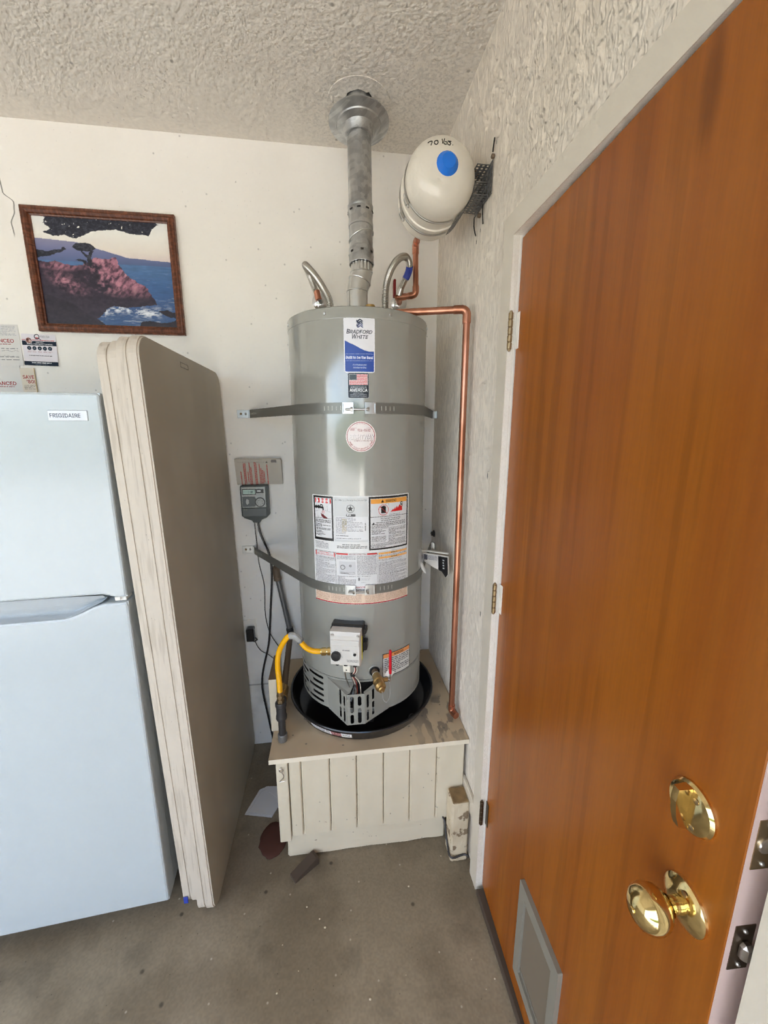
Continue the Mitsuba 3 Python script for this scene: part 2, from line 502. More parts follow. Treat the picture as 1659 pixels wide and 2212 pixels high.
mat('wire_red', srgb(150, 60, 50), 0.5)
mat('wire_white', srgb(220, 210, 196), 0.5)
mat('clear_sleeve', srgb(150, 150, 146), 0.15, spec_trans=0.0, specular=0.8)
mat('energy_yellow', srgb(222, 214, 30), 0.5)
mat('white_plastic', srgb(226, 224, 218), 0.35)
mat('foliage', srgb(70, 88, 48), 0.8)
mat('house_wall', srgb(196, 186, 170), 0.8)

# ------------------------------------------------------------------ room shell
ZC, XL, YF = 2.667, -4.6, -2.7
HOLE = (-0.352, -0.236)


def struct(key, mesh, m, label, smooth=False, **kw):
    k = put(key, mesh, m, smooth=smooth, **kw); tag(k, label, None, None, 'structure'); return k


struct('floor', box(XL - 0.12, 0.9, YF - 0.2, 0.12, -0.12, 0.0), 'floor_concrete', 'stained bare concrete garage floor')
a = np.linspace(0, 2 * PI, 60, endpoint=False)
ragged = [(HOLE[0] + (0.050 + 0.002 * math.sin(5 * t) + 0.004 * rng.standard_normal() * 0.6) * math.cos(t), HOLE[1] + (0.050 + 0.002 * math.cos(7 * t) + 0.003 * rng.standard_normal() * 0.6) * math.sin(t)) for t in a]
ceil = sg.box(XL - 0.12, YF - 0.2, 0.9, 0.12).difference(sg.Polygon(ragged))
cm = extrude(ceil, 0.016); cm.apply_translation([0, 0, ZC])
struct('ceiling', cm, 'ceiling_paint', 'stippled grey-white garage ceiling with a round vent hole')
ringp = sg.Point(*HOLE).buffer(0.104, quad_segs=24).difference(sg.Polygon(ragged).buffer(0.002))
rm = extrude(ringp, 0.0025); rm.apply_translation([0, 0, ZC - 0.0025])
put('ceiling__patch_ring', rm, 'ceiling_paint')
tag('ceiling__patch_ring', 'round plaster patch around the vent hole')
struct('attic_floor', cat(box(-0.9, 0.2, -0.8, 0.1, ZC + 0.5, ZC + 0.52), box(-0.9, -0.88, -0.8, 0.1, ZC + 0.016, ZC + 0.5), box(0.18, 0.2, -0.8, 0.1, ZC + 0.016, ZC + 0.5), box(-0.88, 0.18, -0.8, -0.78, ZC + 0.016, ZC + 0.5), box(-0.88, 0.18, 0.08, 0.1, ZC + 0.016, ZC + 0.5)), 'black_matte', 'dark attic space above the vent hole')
struct('wall_back', box(XL - 0.12, 0.12, 0.0, 0.12, 0, ZC), 'wall_back_paint', 'cream painted back wall behind the water heater')
YJ0, YJ1, ZD = -0.786, -1.549, 2.05     # door opening
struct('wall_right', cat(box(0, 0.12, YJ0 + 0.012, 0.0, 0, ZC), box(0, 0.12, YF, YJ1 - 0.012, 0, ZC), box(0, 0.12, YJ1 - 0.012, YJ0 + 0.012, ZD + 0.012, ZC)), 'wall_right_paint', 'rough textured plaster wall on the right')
struct('wall_left', box(XL - 0.12, XL, YF, 0, 0, ZC), 'plain_paint', 'painted garage wall far to the left')
struct('wall_front', cat(box(XL, 0.12, YF - 0.14, YF, 2.25, ZC), box(XL, -4.2, YF - 0.14, YF, 0, 2.25), box(-0.22, 0.12, YF - 0.14, YF, 0, 2.25)), 'plain_paint', 'garage front wall around the open vehicle door')
struct('wall_leak_block', cat(box(0.88, 0.9, -2.2, -0.2, 0, ZC), box(0.12, 0.9, -0.22, -0.2, 0, ZC), box(0.12, 0.9, -2.2, -2.18, 0, ZC)), 'plain_paint', 'unseen wall added behind the wooden door to block stray light')  # unseen enclosure, added to keep sun from leaking through the door gap
struct('roof', box(XL - 0.3, 1.2, YF - 0.2, 0.6, 2.86, 3.2), 'plain_paint', 'garage roof slab')
struct('driveway', box(-30, 30, -40, YF - 0.2, -0.14, -0.02), 'driveway_concrete', 'sunlit concrete driveway outside the garage')
struct('added_streak_strip', cat(box(-0.98, -0.58, -26, YF - 0.21, -0.02, -0.008), box(-0.40, -0.10, -26, YF - 0.21, -0.02, -0.008)), 'added_strip_pale', 'pale strips added on the unseen driveway to put bright streaks on the tank')  # added out of view, only to reflect as bright streaks on the tank
# across the street: a hedge and a house front, seen only in reflections
hv = trimesh.creation.icosphere(3, 1.0); hv.vertices *= [14, 1.2, 1.7]
hv.vertices += 0.5 * (meshkit.fbm(hv.vertices * 1.2, 3)[:, None] - 0.5) * np.array([1, 1, 1]); hv.apply_translation([-2, -16, 0.9])
k = put('hedge', hv, 'foliage'); tag(k, 'long green hedge across the street', 'hedge')

# trim: casing of the door
XT = -0.018
W_ = 0.056


def casing(p2, c=0.003):
    m = extrude(sg.Polygon(p2), 0.018)        # (y, z) outline, depth along -x
    return trimesh.Trimesh(np.c_[-m.vertices[:, 2], m.vertices[:, 0], m.vertices[:, 1]], np.array(m.faces)[:, ::-1], process=False)


yo0, yo1, zt = YJ0 + W_, YJ1 - W_, ZD + W_
struct('trim_1', casing([(YJ0, 0), (yo0, 0), (yo0, zt), (YJ0, ZD)]), 'trim_paint', 'cream door casing board on the hinge side')
struct('trim_2', casing([(YJ0, ZD), (yo0, zt), (yo1, zt), (YJ1, ZD)]), 'trim_paint', 'cream door casing board above the door')
struct('trim_3', casing([(YJ1, 0), (YJ1, ZD), (yo1, zt), (yo1, 0)]), 'trim_paint', 'cream door casing board on the latch side')
struct('door_frame', cat(box(-0.016, 0.12, YJ0, YJ0 + 0.012, 0, ZD), box(-0.016, 0.12, YJ1 - 0.012, YJ1, 0, ZD), box(-0.016, 0.12, YJ1 - 0.012, YJ0 + 0.012, ZD, ZD + 0.012),
                         box(0.05, 0.065, YJ1, YJ1 + 0.012, 0, ZD), box(0.05, 0.065, YJ0 - 0.012, YJ0, 0, ZD), box(0.05, 0.065, YJ1, YJ0, ZD - 0.012, ZD)), 'trim_white', 'white door jamb and stop around the wooden door')

# the wooden door, ajar by two degrees
DA = math.radians(2.2)
DO = np.array([0.004, -0.792, 0.0]); DU = np.array([-math.sin(DA), -math.cos(DA), 0]); DN = np.array([-math.cos(DA), math.sin(DA), 0]); DZ = np.array([0, 0, 1.0])
DW = 0.735


def on_door(m):      # local (u, z, out)
    v = np.array(m.vertices); w = DO + np.outer(v[:, 0], DU) + np.outer(v[:, 1], DZ) + np.outer(v[:, 2], DN)
    return trimesh.Trimesh(w, np.array(m.faces), process=False)


tag('door_1', 'orange-brown flush wooden door, slightly ajar', None, None, 'structure')
put('door_1__leaf', on_door(box(0, DW, 0.028, 2.043, -0.040, 0, 0.0015)), 'door_wood', smooth=False)
put('door_1__edge', on_door(box(DW, DW + 0.0012, 0.030, 2.041, -0.039, -0.001)), 'pink_paint', smooth=False)
tag('door_1__edge', 'pinkish white painted latch edge')


def turned(prof, u, z, n=40, squash=1.0):
    m = lathe(prof, n); m.vertices[:, 0] = m.vertices[:, 0] * squash; m.vertices[:, :2] += [u, z]; return on_door(m)


# oval knob and its rose
KU, KZ = 0.681, 0.953
put('door_1__knob_rose', turned([(0.0, 0.011), (0.012, 0.011), (0.016, 0.0115), (0.021, 0.010), (0.029, 0.007), (0.0335, 0.0035), (0.034, 0.0)][::-1], KU, KZ), 'polished_brass')
put('door_1__knob', turned([(0.011, 0.009), (0.0105, 0.02), (0.0115, 0.024), (0.0135, 0.026), (0.0125, 0.028), (0.0150, 0.0305), (0.0205, 0.0345), (0.0250, 0.0405), (0.0275, 0.0485), (0.0278, 0.0550), (0.0262, 0.0620), (0.0225, 0.0685), (0.0165, 0.0735), (0.0085, 0.0765), (0.0, 0.0773)], KU, KZ), 'polished_brass', smooth=True)
put('door_1__knob__turn_button', turned([(0.0045, 0.0760), (0.0045, 0.0783), (0.0038, 0.0793), (0, 0.0793)], KU, KZ, 16), 'brass')
put('door_1__knob_rose__screw', turned([(0.004, 0.009), (0.004, 0.0105), (0.002, 0.011), (0, 0.011)], KU + 0.004, KZ + 0.023, 12), 'aged_brass')
# deadbolt with a thumb turn
BU, BZ = 0.667, 1.094
put('door_1__deadbolt_plate', turned([(0.034, 0), (0.034, 0.003), (0.031, 0.007), (0.024, 0.009), (0.012, 0.010), (0.0, 0.010)], BU, BZ), 'polished_brass')
tt = trimesh.convex.convex_hull(np.array([[BU - 0.003 + sx * w, BZ + y, z] for (w, y, z) in ((0.0058, -0.031, 0.008), (0.0058, 0.031, 0.008), (0.0045, 0.030, 0.026), (0.0045, 0.012, 0.028), (0.0045, -0.012, 0.024), (0.0045, -0.029, 0.018)) for sx in (-1, 1)]))
put('door_1__thumb_turn', on_door(tt), 'polished_brass', smooth=False)
for s_ in (-1, 1):
    put('door_1__deadbolt_plate__screw', turned([(0.004, 0.008), (0.004, 0.0098), (0.002, 0.0106), (0, 0.0106)], BU + 0.010, BZ + s_ * 0.02, 12), 'aged_brass')
# latch plates in the door's edge
for nm, zc, hh, m_ in (('bolt_plate', 1.118, 0.034, 'aged_brass'), ('latch_plate', 0.965, 0.034, 'dark_bronze')):
    put('door_1__' + nm, on_door(box(DW, DW + 0.0022, zc - hh, zc + hh, -0.033, -0.007)), m_, smooth=False)
bb = lathe([(0.0, 0.0022), (0.0105, 0.0022), (0.0105, 0.004), (0.009, 0.005), (0, 0.0052)][::-1], 24)
put('door_1__bolt_plate__bolt_end', on_door(frame(bb, [DW, 1.118, -0.020], [0, 0, 1], [0, 1, 0], [1, 0, 0])), 'chrome')
lt = extrude(sg.Polygon([(0, -0.012), (0.012, -0.004), (0.012, 0.004), (0, 0.012)]), 0.018)
put('door_1__latch_plate__latch_bolt', on_door(frame(lt, [DW + 0.001, 0.965, -0.011], [1, 0, 0], [0, 0, -1], [0, 1, 0])) if False else on_door(box(DW, DW + 0.012, 0.953, 0.977, -0.028, -0.014, 0.004)), 'steel')
for nm, zc in (('bolt_plate', 1.118), ('latch_plate', 0.965)):
    for s_ in (-1, 1):
        put(f'door_1__{nm}__screw', on_door(frame(dome(0.0032, 10), [DW + 0.002, zc + s_ * 0.026, -0.020], [0, 0, 1], [0, 1, 0], [1, 0, 0])), 'zinc')
# hinges
for zc, m_ in ((1.827, 'aged_brass'), (1.092, 'aged_brass'), (0.329, 'dark_bronze')):
    kx, ky = -0.0135, -0.7905
    hk = 'door_1__hinge'
    kn = [cyl((kx, ky, zc - 0.045 + i * 0.018 + 0.0007), (kx, ky, zc - 0.045 + (i + 1) * 0.018 - 0.0007), 0.0062, 14) for i in range(5)]
    hk = put(hk, cat(*kn, cyl((kx, ky, zc - 0.049), (kx, ky, zc + 0.049), 0.0035, 10)), m_)
    lf = on_door(box(-0.003, 0.016, zc - 0.044, zc + 0.044, 0.0, 0.0022, 0.0006))
    put(hk + '__leaf', lf, 'trim_white' if m_ == 'aged_brass' else m_, smooth=False)
# pet flap in the lower part of the door
fu0, fu1, fz0, fz1 = 0.270, 0.460, 0.117, 0.428
fl = extrude(rrect(fu1 - fu0, fz1 - fz0, 0.004).difference(rrect(fu1 - fu0 - 0.054, fz1 - fz0 - 0.066, 0.004)), 0.011)
fl.apply_translation([(fu0 + fu1) / 2, (fz0 + fz1) / 2, 0.0]); put('door_1__pet_flap_frame', on_door(fl), 'flap_grey')
f2 = extrude(rrect(fu1 - fu0 - 0.056, fz1 - fz0 - 0.068, 0.003), 0.004); f2.apply_translation([(fu0 + fu1) / 2, (fz0 + fz1) / 2, 0.001])
put('door_1__pet_flap_panel', on_door(f2), 'flap_panel')
for z in (fz1 - 0.045, fz0 + 0.045): put('door_1__pet_flap_panel__rib', on_door(box(fu0 + 0.03, fu1 - 0.03, z - 0.002, z + 0.002, 0.0045, 0.0075)), 'flap_grey', smooth=False)
struct('trim_4', box(-0.02, 0.12, YJ1 + 0.012, YJ0 - 0.012, 0, 0.022, 0.004), 'dark_wood', 'worn dark wooden threshold below the door')

# baseboard and foundation on the right wall
struct('baseboard_right', box(-0.013, 0, yo0, -0.548, 0.215, 0.288, 0.003), 'trim_paint', 'short baseboard piece between stand and door casing')
lm = box(-0.078, -0.0135, -0.690, -0.618, 0.0, 0.262, 0.006)
lm = lm.subdivide().subdivide().subdivide(); vn = np.array(lm.vertices)
lm.vertices = vn + 0.006 * (meshkit.fbm(vn * 60, 3)[:, None] - 0.5) * np.array([1, 1, 0.4]) + np.array([-0.000, 0, 0])
k = put('foundation_block', lm, 'chipped_paint', smooth=False); tag(k, 'chipped painted foundation block in the corner right of the heater stand', 'block')

# ------------------------------------------------------------------ heater stand
ZS = 0.466
t = 'heater_stand'
tag(t, 'cream tongue-and-groove wooden stand with a dirty top under the water heater', 'stand')
top = box(-0.719, -0.002, -0.624, -0.004, ZS - 0.018, ZS)
put(t + '__top_board', top, 'stand_top', smooth=False)
tag(t + '__top_board', 'dusty stained board top with a cream edge')
YP = -0.612
edges = [(-0.655, -0.6135), (-0.6115, -0.5135), (-0.5115, -0.417), (-0.415, -0.3185), (-0.3165, -0.2205), (-0.2185, -0.1195), (-0.1175, -0.0125)]
for i, (x0, x1) in enumerate(edges):
    zb = 0.122 if i < 6 else 0.118
    pl = extrude(sg.Polygon([(x0, 0), (x1, 0), (x1, 0.012), (x1 - 0.004, 0.018), (x0 + 0.004, 0.018), (x0, 0.012)]), ZS - 0.0185 - zb)
    m = trimesh.Trimesh(np.c_[pl.vertices[:, 0], YP + 0.018 - pl.vertices[:, 1], zb + pl.vertices[:, 2]], np.array(pl.faces)[:, ::-1], process=False)
    put(t + '__plank', m, 'stand_paint', smooth=False)
put(t + '__corner_post', box(-0.698, -0.658, YP - 0.003, YP + 0.03, 0.103, ZS - 0.0185, 0.002), 'stand_paint', smooth=False)
put(t + '__side_panel', box(-0.697, -0.685, YP + 0.03, -0.006, 0.12, ZS - 0.0185), 'stand_paint', smooth=False)
put(t + '__frame', cat(box(-0.684, -0.012, YP + 0.02, YP + 0.05, 0.40, ZS - 0.0185), box(-0.684, -0.012, YP + 0.03, YP + 0.06, 0.12, 0.16)), 'raw_wood', smooth=False)
hx, hz = -0.679, 0.418
ring = tube([(hx + 0.0065 * math.cos(q), YP - 0.010, hz + 0.0065 * math.sin(q)) for q in np.linspace(0, 2 * PI, 20)], 0.0016, 8)
hook = tube(smooth_path([(hx + 0.001, YP - 0.012, hz - 0.006), (hx + 0.008, YP - 0.012, hz - 0.02), (hx + 0.001, YP - 0.012, hz - 0.036), (hx - 0.006, YP - 0.012, hz - 0.043), (hx + 0.012, YP - 0.014, hz - 0.040)], 0.002), 0.0014, 8)
put(t + '__hook', cat(ring, hook, cyl((hx, YP + 0.005, hz + 0.006), (hx, YP - 0.012, hz + 0.006), 0.0022, 8)), 'steel')
cm = box(-0.678, -0.070, -0.604, -0.30, 0.0, 0.107, 0.008).subdivide().subdivide().subdivide().subdivide()
vn = np.array(cm.vertices); cm.vertices = vn + 0.009 * (meshkit.fbm(vn * 22, 3)[:, None] - 0.5) * np.array([0.6, 1, 0.5]) + np.array([0, 0.012, 0])
cm.vertices[:, 2] = np.maximum(cm.vertices[:, 2], 0.0)
struct('curb', cm, 'stand_paint', 'white painted rough concrete curb under the heater stand', smooth=40)
k = put('wooden_cleat', box(-0.727, -0.699, -0.488, -0.325, ZS, 0.683, 0.002), 'stand_paint', smooth=False)
tag(k, 'short upright board standing on the left edge of the heater stand, raw wood on top', 'board')
put(k + '__raw_end', box(-0.7265, -0.6995, -0.4875, -0.3255, 0.683, 0.6845), 'raw_wood', smooth=False)

# ------------------------------------------------------------------ drain pan
k = put('drain_pan', lathe([(0.0, ZS + 0.006), (0.262, ZS + 0.006), (0.268, ZS + 0.010), (0.292, 0.520), (0.2925, 0.523), (0.299, 0.524), (0.301, 0.520), (0.296, 0.516), (0.272, ZS + 0.003), (0.266, ZS + 0.0005), (0, ZS + 0.0005)], 96), 'pan_plastic', smooth=35)
scene[k]['to_world'] = T().translate([AX[0], AX[1] - 0.004, 0])
tag(k, 'round black plastic drain pan under the water heater', 'drain pan')
pr = Print(); Ls = 0.17
pr.rect(-Ls / 2, -0.012, Ls / 2, 0.012, (225, 225, 225), 0)
pr.rect(0.005, -0.012, 0.045, 0.012, (110, 45, 50)).greek(0.008, -0.008, 0.043, 0.008, 3, (215, 180, 180), 2)
pr.greek(-0.080, -0.009, 0.0, 0.009, 3, (70, 70, 75), fill=0.6); pr.greek(0.05, -0.006, 0.08, 0.006, 2, (60, 60, 60))
pr.build(k + '__label', lambda x, y, h: (lambda aa, rr: np.c_[AX[0] + rr * np.cos(aa), AX[1] - 0.004 + rr * np.sin(aa), 0.494 + y])(math.radians(-119) + x / 0.29, 0.272 + (y + 0.494 - 0.469) * 0.51 + 0.0012 + h), maxedge=0.012)
put(k + '__port', frame(cyl((0, 0, 0), (0, 0, 0.006), 0.015, 20), [AX[0] + 0.278 * math.cos(math.radians(-52)), AX[1] - 0.004 + 0.278 * math.sin(math.radians(-52)), 0.497], [0.79, 0.61, 0], [0, 0, 1], [-0.61, 0.79, 0]), 'black_plastic')

# ------------------------------------------------------------------ water heater
t = 'water_heater'
tag(t, 'tall grey gas water heater with stickers, standing in the corner on the wooden stand', 'water heater')


def here(m):
    m = m.copy(); m.apply_translation([AX[0], AX[1], 0]); return m


put(t + '__tank', here(lathe([(0.05, 0.690), (RT - 0.003, 0.690), (RT, 0.693), (RT, 1.911)], 160)), 'heater_enamel', smooth=True)
put(t + '__top_cap', here(lathe([(RT - 0.004, 1.9085), (RT + 0.0012, 1.9085), (RT + 0.0016, 1.910), (RT + 0.0014, 1.937), (RT, 1.941), (RT - 0.004, 1.943), (0.05, 1.945), (0, 1.945)], 128)), 'heater_enamel', smooth=30)
for q in (-118, -70, -18, -165, 30):
    put(t + '__screw', screw_head(at(q, RT + 0.001, 1.924), at(q, 1, 0) - at(q, 0, 0), 0.005), 'zinc')
# base skirt, a bent sheet with vent slots cut through it
z0, z1 = 0.557, 0.688


def capsule(x0, x1, y, h=0.0105):
    return sg.LineString([(x0, y), (x1, y)]).buffer(h / 2, quad_segs=5)


def ang(a):      # angle -> sheet coordinate, measured from -90
    return math.radians(a + 90) * RT


skirt = sg.box(ang(-268), z0, ang(88), z1)
slots = []
for i in range(5):
    z = 0.6725 - i * 0.0245
    slots.append(capsule(ang(-149 if i % 2 == 0 else -143), ang(-131.5), z))
for i in range(6):
    z = 0.681 - i * 0.0215
    slots.append(capsule(ang(-174), ang(-160 if i % 2 == 0 else -153.5), z))
win = sg.box(ang(-121), 0.575, ang(-78), 0.682)
skirt = skirt.difference(shapely.union_all(slots)).difference(win)
put(t + '__base_skirt', bend(skirt, 0.0012, lambda x, y, h: np.c_[AX[0] + (RT - 0.0012 + h) * np.cos(x / RT - PI / 2), AX[1] + (RT - 0.0012 + h) * np.sin(x / RT - PI / 2), y], 0.014), 'heater_base_enamel', smooth=40)
put(t + '__burner_pan', here(lathe([(0, 0.548), (0.205, 0.548), (0.205, 0.69), (0, 0.69)], 64)), 'dark_inside', smooth=30)
for q in (-90, 30, 150):
    p = at(q, 0.17, 0); put(t + '__foot', box(p[0] - 0.03, p[0] + 0.03, p[1] - 0.03, p[1] + 0.03, ZS + 0.006, 0.548, 0.004), 'black_matte')
put(t + '__seam_bead', here(lathe([(RT - 0.002, 0.6865), (RT + 0.0012, 0.6870), (RT + 0.0014, 0.6888), (RT - 0.002, 0.6900)], 128)), 'heater_base_enamel', smooth=True)
# prow-shaped burner cover: two side sheets, a slotted front and a sloping top
FL, FR = np.array([-0.4455, -0.588]), np.array([-0.3825, -0.588])
LW, RW = at(-125, RT + 0.001, 0)[:2], at(-71, RT + 0.001, 0)[:2]
ZB, ZT, ZW = 0.545, 0.667, 0.684


def sheet(A, B, zA, zB, holes=()):
    """upright sheet from plan point A to B; (bottom, top) heights at both ends; holes in (distance, height)"""
    A, B = np.array(A), np.array(B); L = np.linalg.norm(B - A); u = (B - A) / L
    p = sg.Polygon([(0, zA[0]), (L, zB[0]), (L, zB[1]), (0, zA[1])])
    if holes: p = p.difference(shapely.union_all(holes))
    m = extrude(p, 0.0012)
    return frame(m, [A[0], A[1], 0], [u[0], u[1], 0], [0, 0, 1])


def vslot(x, z0_, z1_, w=0.0125):
    return sg.LineString([(x, z0_ + w / 2), (x, z1_ - w / 2)]).buffer(w / 2, quad_segs=5)


LF = np.linalg.norm(FR - FL)
front = sheet(FL, FR, (ZB, ZT), (ZB, ZT), [vslot(0.018, 0.594, 0.658), vslot(0.018, 0.550, 0.586), vslot(0.045, 0.620, 0.658), vslot(0.045, 0.550, 0.611)])
LL = np.linalg.norm(FL - LW); LR = np.linalg.norm(RW - FR)
left = sheet(LW, FL, (0.557, ZW), (ZB, ZT), [vslot(LL - 0.035, 0.612, 0.672, 0.010), vslot(LL - 0.035, 0.560, 0.603, 0.010), vslot(LL - 0.013, 0.617, 0.656, 0.009), vslot(LL - 0.013, 0.553, 0.609, 0.009)])
right = sheet(FR, RW, (ZB, ZT), (0.557, ZW), [vslot(0.013, 0.605, 0.657, 0.010), vslot(0.013, 0.553, 0.596, 0.010), vslot(0.037, 0.628, 0.670, 0.010), vslot(0.037, 0.565, 0.620, 0.010)])
put(t + '__burner_cover', cat(front, left, right), 'heater_base_enamel', smooth=False)
tag(t + '__burner_cover', 'slotted grey prow-shaped burner cover')
arc = [at(q, RT + 0.0015, ZW) for q in np.linspace(-125, -71, 12)]
tp = [np.r_[FL, ZT], np.r_[FR, ZT]]
V = np.array([arc[0], arc[3], arc[5], tp[0] + [0.012, 0.006, 0.001], tp[0]]); V2 = np.array([arc[11], tp[1], tp[1] + [-0.004, 0.006, 0.001], arc[9]])
put(t + '__burner_cover__lip', cat(trimesh.Trimesh(V, [[0, 4, 3], [0, 3, 1], [1, 3, 2]], process=False), trimesh.Trimesh(V2, [[0, 2, 1], [0, 3, 2]], process=False)), 'heater_base_enamel', smooth=False)
# burner parts seen through the cover
put(t + '__burner_tube', cyl((-0.43, -0.535, 0.60), (-0.40, -0.50, 0.675), 0.006, 10), 'grey_iron')
put(t + '__burner_tube', cyl((-0.42, -0.56, 0.575), (-0.415, -0.545, 0.65), 0.004, 10), 'steel')

# stickers
BR_W, BR_H = 0.0955, 0.163
pr = Print(); c = (28, 52, 128)
pr.poly(rrect(BR_W, BR_H, 0.009), (222, 222, 226), 0)
wave = [(-0.0445, -0.078)] + [(x, -0.002 + 0.013 * math.cos((x + 0.045) / 0.09 * 3.6) - 0.004 + (0.006 if x < -0.03 else 0) * (-(x + 0.03)) * 60) for x in np.linspace(-0.0445, 0.0445, 24)] + [(0.0445, -0.078)]
pr.poly(sg.Polygon(wave).intersection(rrect(BR_W - 0.0045, BR_H - 0.0045, 0.008)), (46, 76, 158), 1)
pr.text('B', -0.0405, 0.032, 0.0125, (22, 28, 44), 1, 0.0105, True, 0.22, 'l'); pr.text('RADFORD', -0.0300, 0.032, 0.0098, (22, 28, 44), 1, 0.069, True, 0.22, 'l')
pr.text('W', -0.025, 0.0175, 0.0125, (22, 28, 44), 1, 0.0155, True, 0.22, 'l'); pr.text('HITE', -0.0088, 0.0175, 0.0098, (22, 28, 44), 1, 0.034, True, 0.22, 'l')
for i in range(4):      # waving flag emblem
    yb = 0.052 + i * 0.0058
    st = [(x, yb + 0.0022 * math.sin(x * 420 + i * 0.2)) for x in np.linspace(-0.0085, 0.0115, 12)]
    pr.poly(sg.LineString(st).buffer(0.0017, cap_style=2).intersection(sg.box(-0.006 if i % 2 == 0 else -0.008, 0, 0.012, 0.1)), (30, 38, 62) if i > 1 else (90, 96, 130), 1)
    if i < 3: pr.poly(sg.box(-0.0085 + 0.006 * (i % 2), yb, -0.0025 + 0.006 * (i % 2), yb + 0.0058), (30, 38, 62), 1)
for y in (-0.0265, -0.0465): pr.rect(-0.0425, y, 0.0425, y + 0.0006, (215, 220, 240), 2)
pr.text('Built to be the Best', 0, -0.0405, 0.0082, (235, 238, 250), 2, 0.084, True)
pr.text('For Professional', 0, -0.0605, 0.0052, (205, 212, 236), 2, 0.042, False, 0.25); pr.text('Installation Only', 0, -0.0685, 0.0052, (205, 212, 236), 2, 0.042, False, 0.25)
pr.build(t + '__brand_sticker', cyl_map(-93.2, 1.8325, RT + 0.0004), maxedge=0.012)
tag(t + '__brand_sticker', 'white and blue rounded brand sticker')
pr = Print(); pr.poly(rrect(0.0645, 0.074, 0.004), (18, 24, 36), 0); pr.poly(rrect(0.0655, 0.075, 0.004).difference(rrect(0.0640, 0.0735, 0.004)), (170, 172, 176), 1)
pr.rect(-0.029, 0.0015, 0.029, 0.034, (232, 228, 226), 1)
for i in range(7): pr.rect(-0.028, 0.0028 + i * 0.00455, 0.028, 0.0028 + i * 0.00455 + 0.0023, (196, 54, 62), 2)
pr.rect(-0.028, 0.0165, -0.0055, 0.033, (58, 68, 74), 3)
for i in range(4):
    for j in range(5): pr.circle(-0.0257 + j * 0.0045, 0.0187 + i * 0.004, 0.0006, (120, 128, 132), 4)
pr.text('MANUFACTURED IN', 0, -0.0065, 0.0038, (205, 206, 210), 1, 0.050, True); pr.text('AMERICA', 0, -0.0185, 0.0098, (240, 240, 242), 1, 0.056, True)
for i, s_ in enumerate(('USING THE FINEST', 'MATERIALS & COMPONENTS', 'FROM AROUND THE WORLD')): pr.text(s_, 0, -0.0245 - i * 0.0046, 0.0029, (178, 180, 186), 1, (0.034, 0.052, 0.052)[i], True)
pr.build(t + '__flag_sticker', cyl_map(-94.2, 1.7135, RT + 0.0003), maxedge=0.012)
tag(t + '__flag_sticker', 'black sticker with the American flag')
pr = Print(); RD = 0.0485; red = (150, 52, 52)
pr.circle(0, 0, RD, (232, 222, 218), 0); pr.circle(0, 0, RD - 0.003, red, 1, RD - 0.0047)
pr.greek(-0.034, 0.0165, -0.020, 0.0245, 1, (190, 160, 160), 1, fill=0.8); pr.text('926-0602', 0.0095, 0.0165, 0.0072, (140, 40, 40), 1, 0.042, True)
pr.rect(-0.034, 0.0268, -0.014, 0.0276, red); pr.rect(0.016, 0.0268, 0.034, 0.0276, red)
pr.text('RIGHTWAY', 0.0025, -0.0085, 0.0145, (120, 100, 98), 1, 0.082, True, 0.12); pr.text('RIGHTWAY', 0.0015, -0.0073, 0.0140, (238, 232, 230), 2, 0.080, True, 0.12)
pr.text('PLUMBING HEATING AND DRAIN', 0.008, -0.0145, 0.0032, (120, 60, 56), 1, 0.062, True)
def arc_text(s, r, a0, a1, h, top):
    for i, ch in enumerate(s):
        if ch == ' ': continue
        q = math.radians(a0 + (a1 - a0) * (i + 0.5) / len(s))
        pr.text(ch, r * math.cos(q), r * math.sin(q), h, red, 1, None, True, 0, 'c', q - PI / 2 if top else q + PI / 2)
arc_text('WWW.RIGHTWAYPSD.COM', 0.0415, 205, 335, 0.0048, False); arc_text('-----------', 0.0385, 112, 66, 0.0050, True)
pr.build(t + '__round_sticker', cyl_map(-92.8, 1.5575, RT + 0.0004), maxedge=0.012)
tag(t + '__round_sticker', 'round white and red plumber sticker')

# large warning label
pr = Print(); K = (22, 22, 22); G = (70, 70, 70); W = (214, 214, 214); P2 = (204, 204, 205)
pr.poly(rrect(0.364, 0.381, 0.005), (219, 219, 217), 0)
pr.rect(-0.094, 0.034, 0.021, 0.186, (200, 201, 200), 1); pr.rect(-0.091, 0.041, 0.021, 0.121, (216, 216, 217), 2)
# danger panel
pr.rect(-0.176, 0.034, -0.097, 0.187, K, 1); pr.rect(-0.1705, 0.043, -0.1025, 0.181, W, 2)
pr.rect(-0.169, 0.1635, -0.104, 0.179, (196, 34, 34), 3); pr.text('DANGER', -0.131, 0.167, 0.0085, (245, 240, 240), 4, 0.036, True)
pr.poly([(-0.162, 0.167), (-0.152, 0.167), (-0.157, 0.1765)], (245, 240, 240), 4)
pr.rect(-0.1705, 0.110, -0.1025, 0.1113, K, 3)
pr.poly(sg.LineString([(-0.168, 0.148), (-0.150, 0.149)]).buffer(0.003), K, 3); pr.circle(-0.154, 0.149, 0.006, K, 3, 0.003); pr.circle(-0.142, 0.153, 0.006, K, 3, 0.0028); pr.poly(sg.LineString([(-0.152, 0.147), (-0.136, 0.148), (-0.135, 0.141)]).buffer(0.0028), K, 3)
pr.rect(-0.168, 0.143, -0.162, 0.154, K, 3)
for q in range(5): pr.line([(-0.138 + q * 0.0016, 0.138), (-0.142 + q * 0.003, 0.127)], 0.0009, (200, 90, 90), 3)
pr.poly([(-0.146, 0.130), (-0.140, 0.124), (-0.136, 0.126), (-0.133, 0.122), (-0.118, 0.113), (-0.120, 0.111), (-0.134, 0.1115), (-0.142, 0.117)], (96, 22, 26), 3)
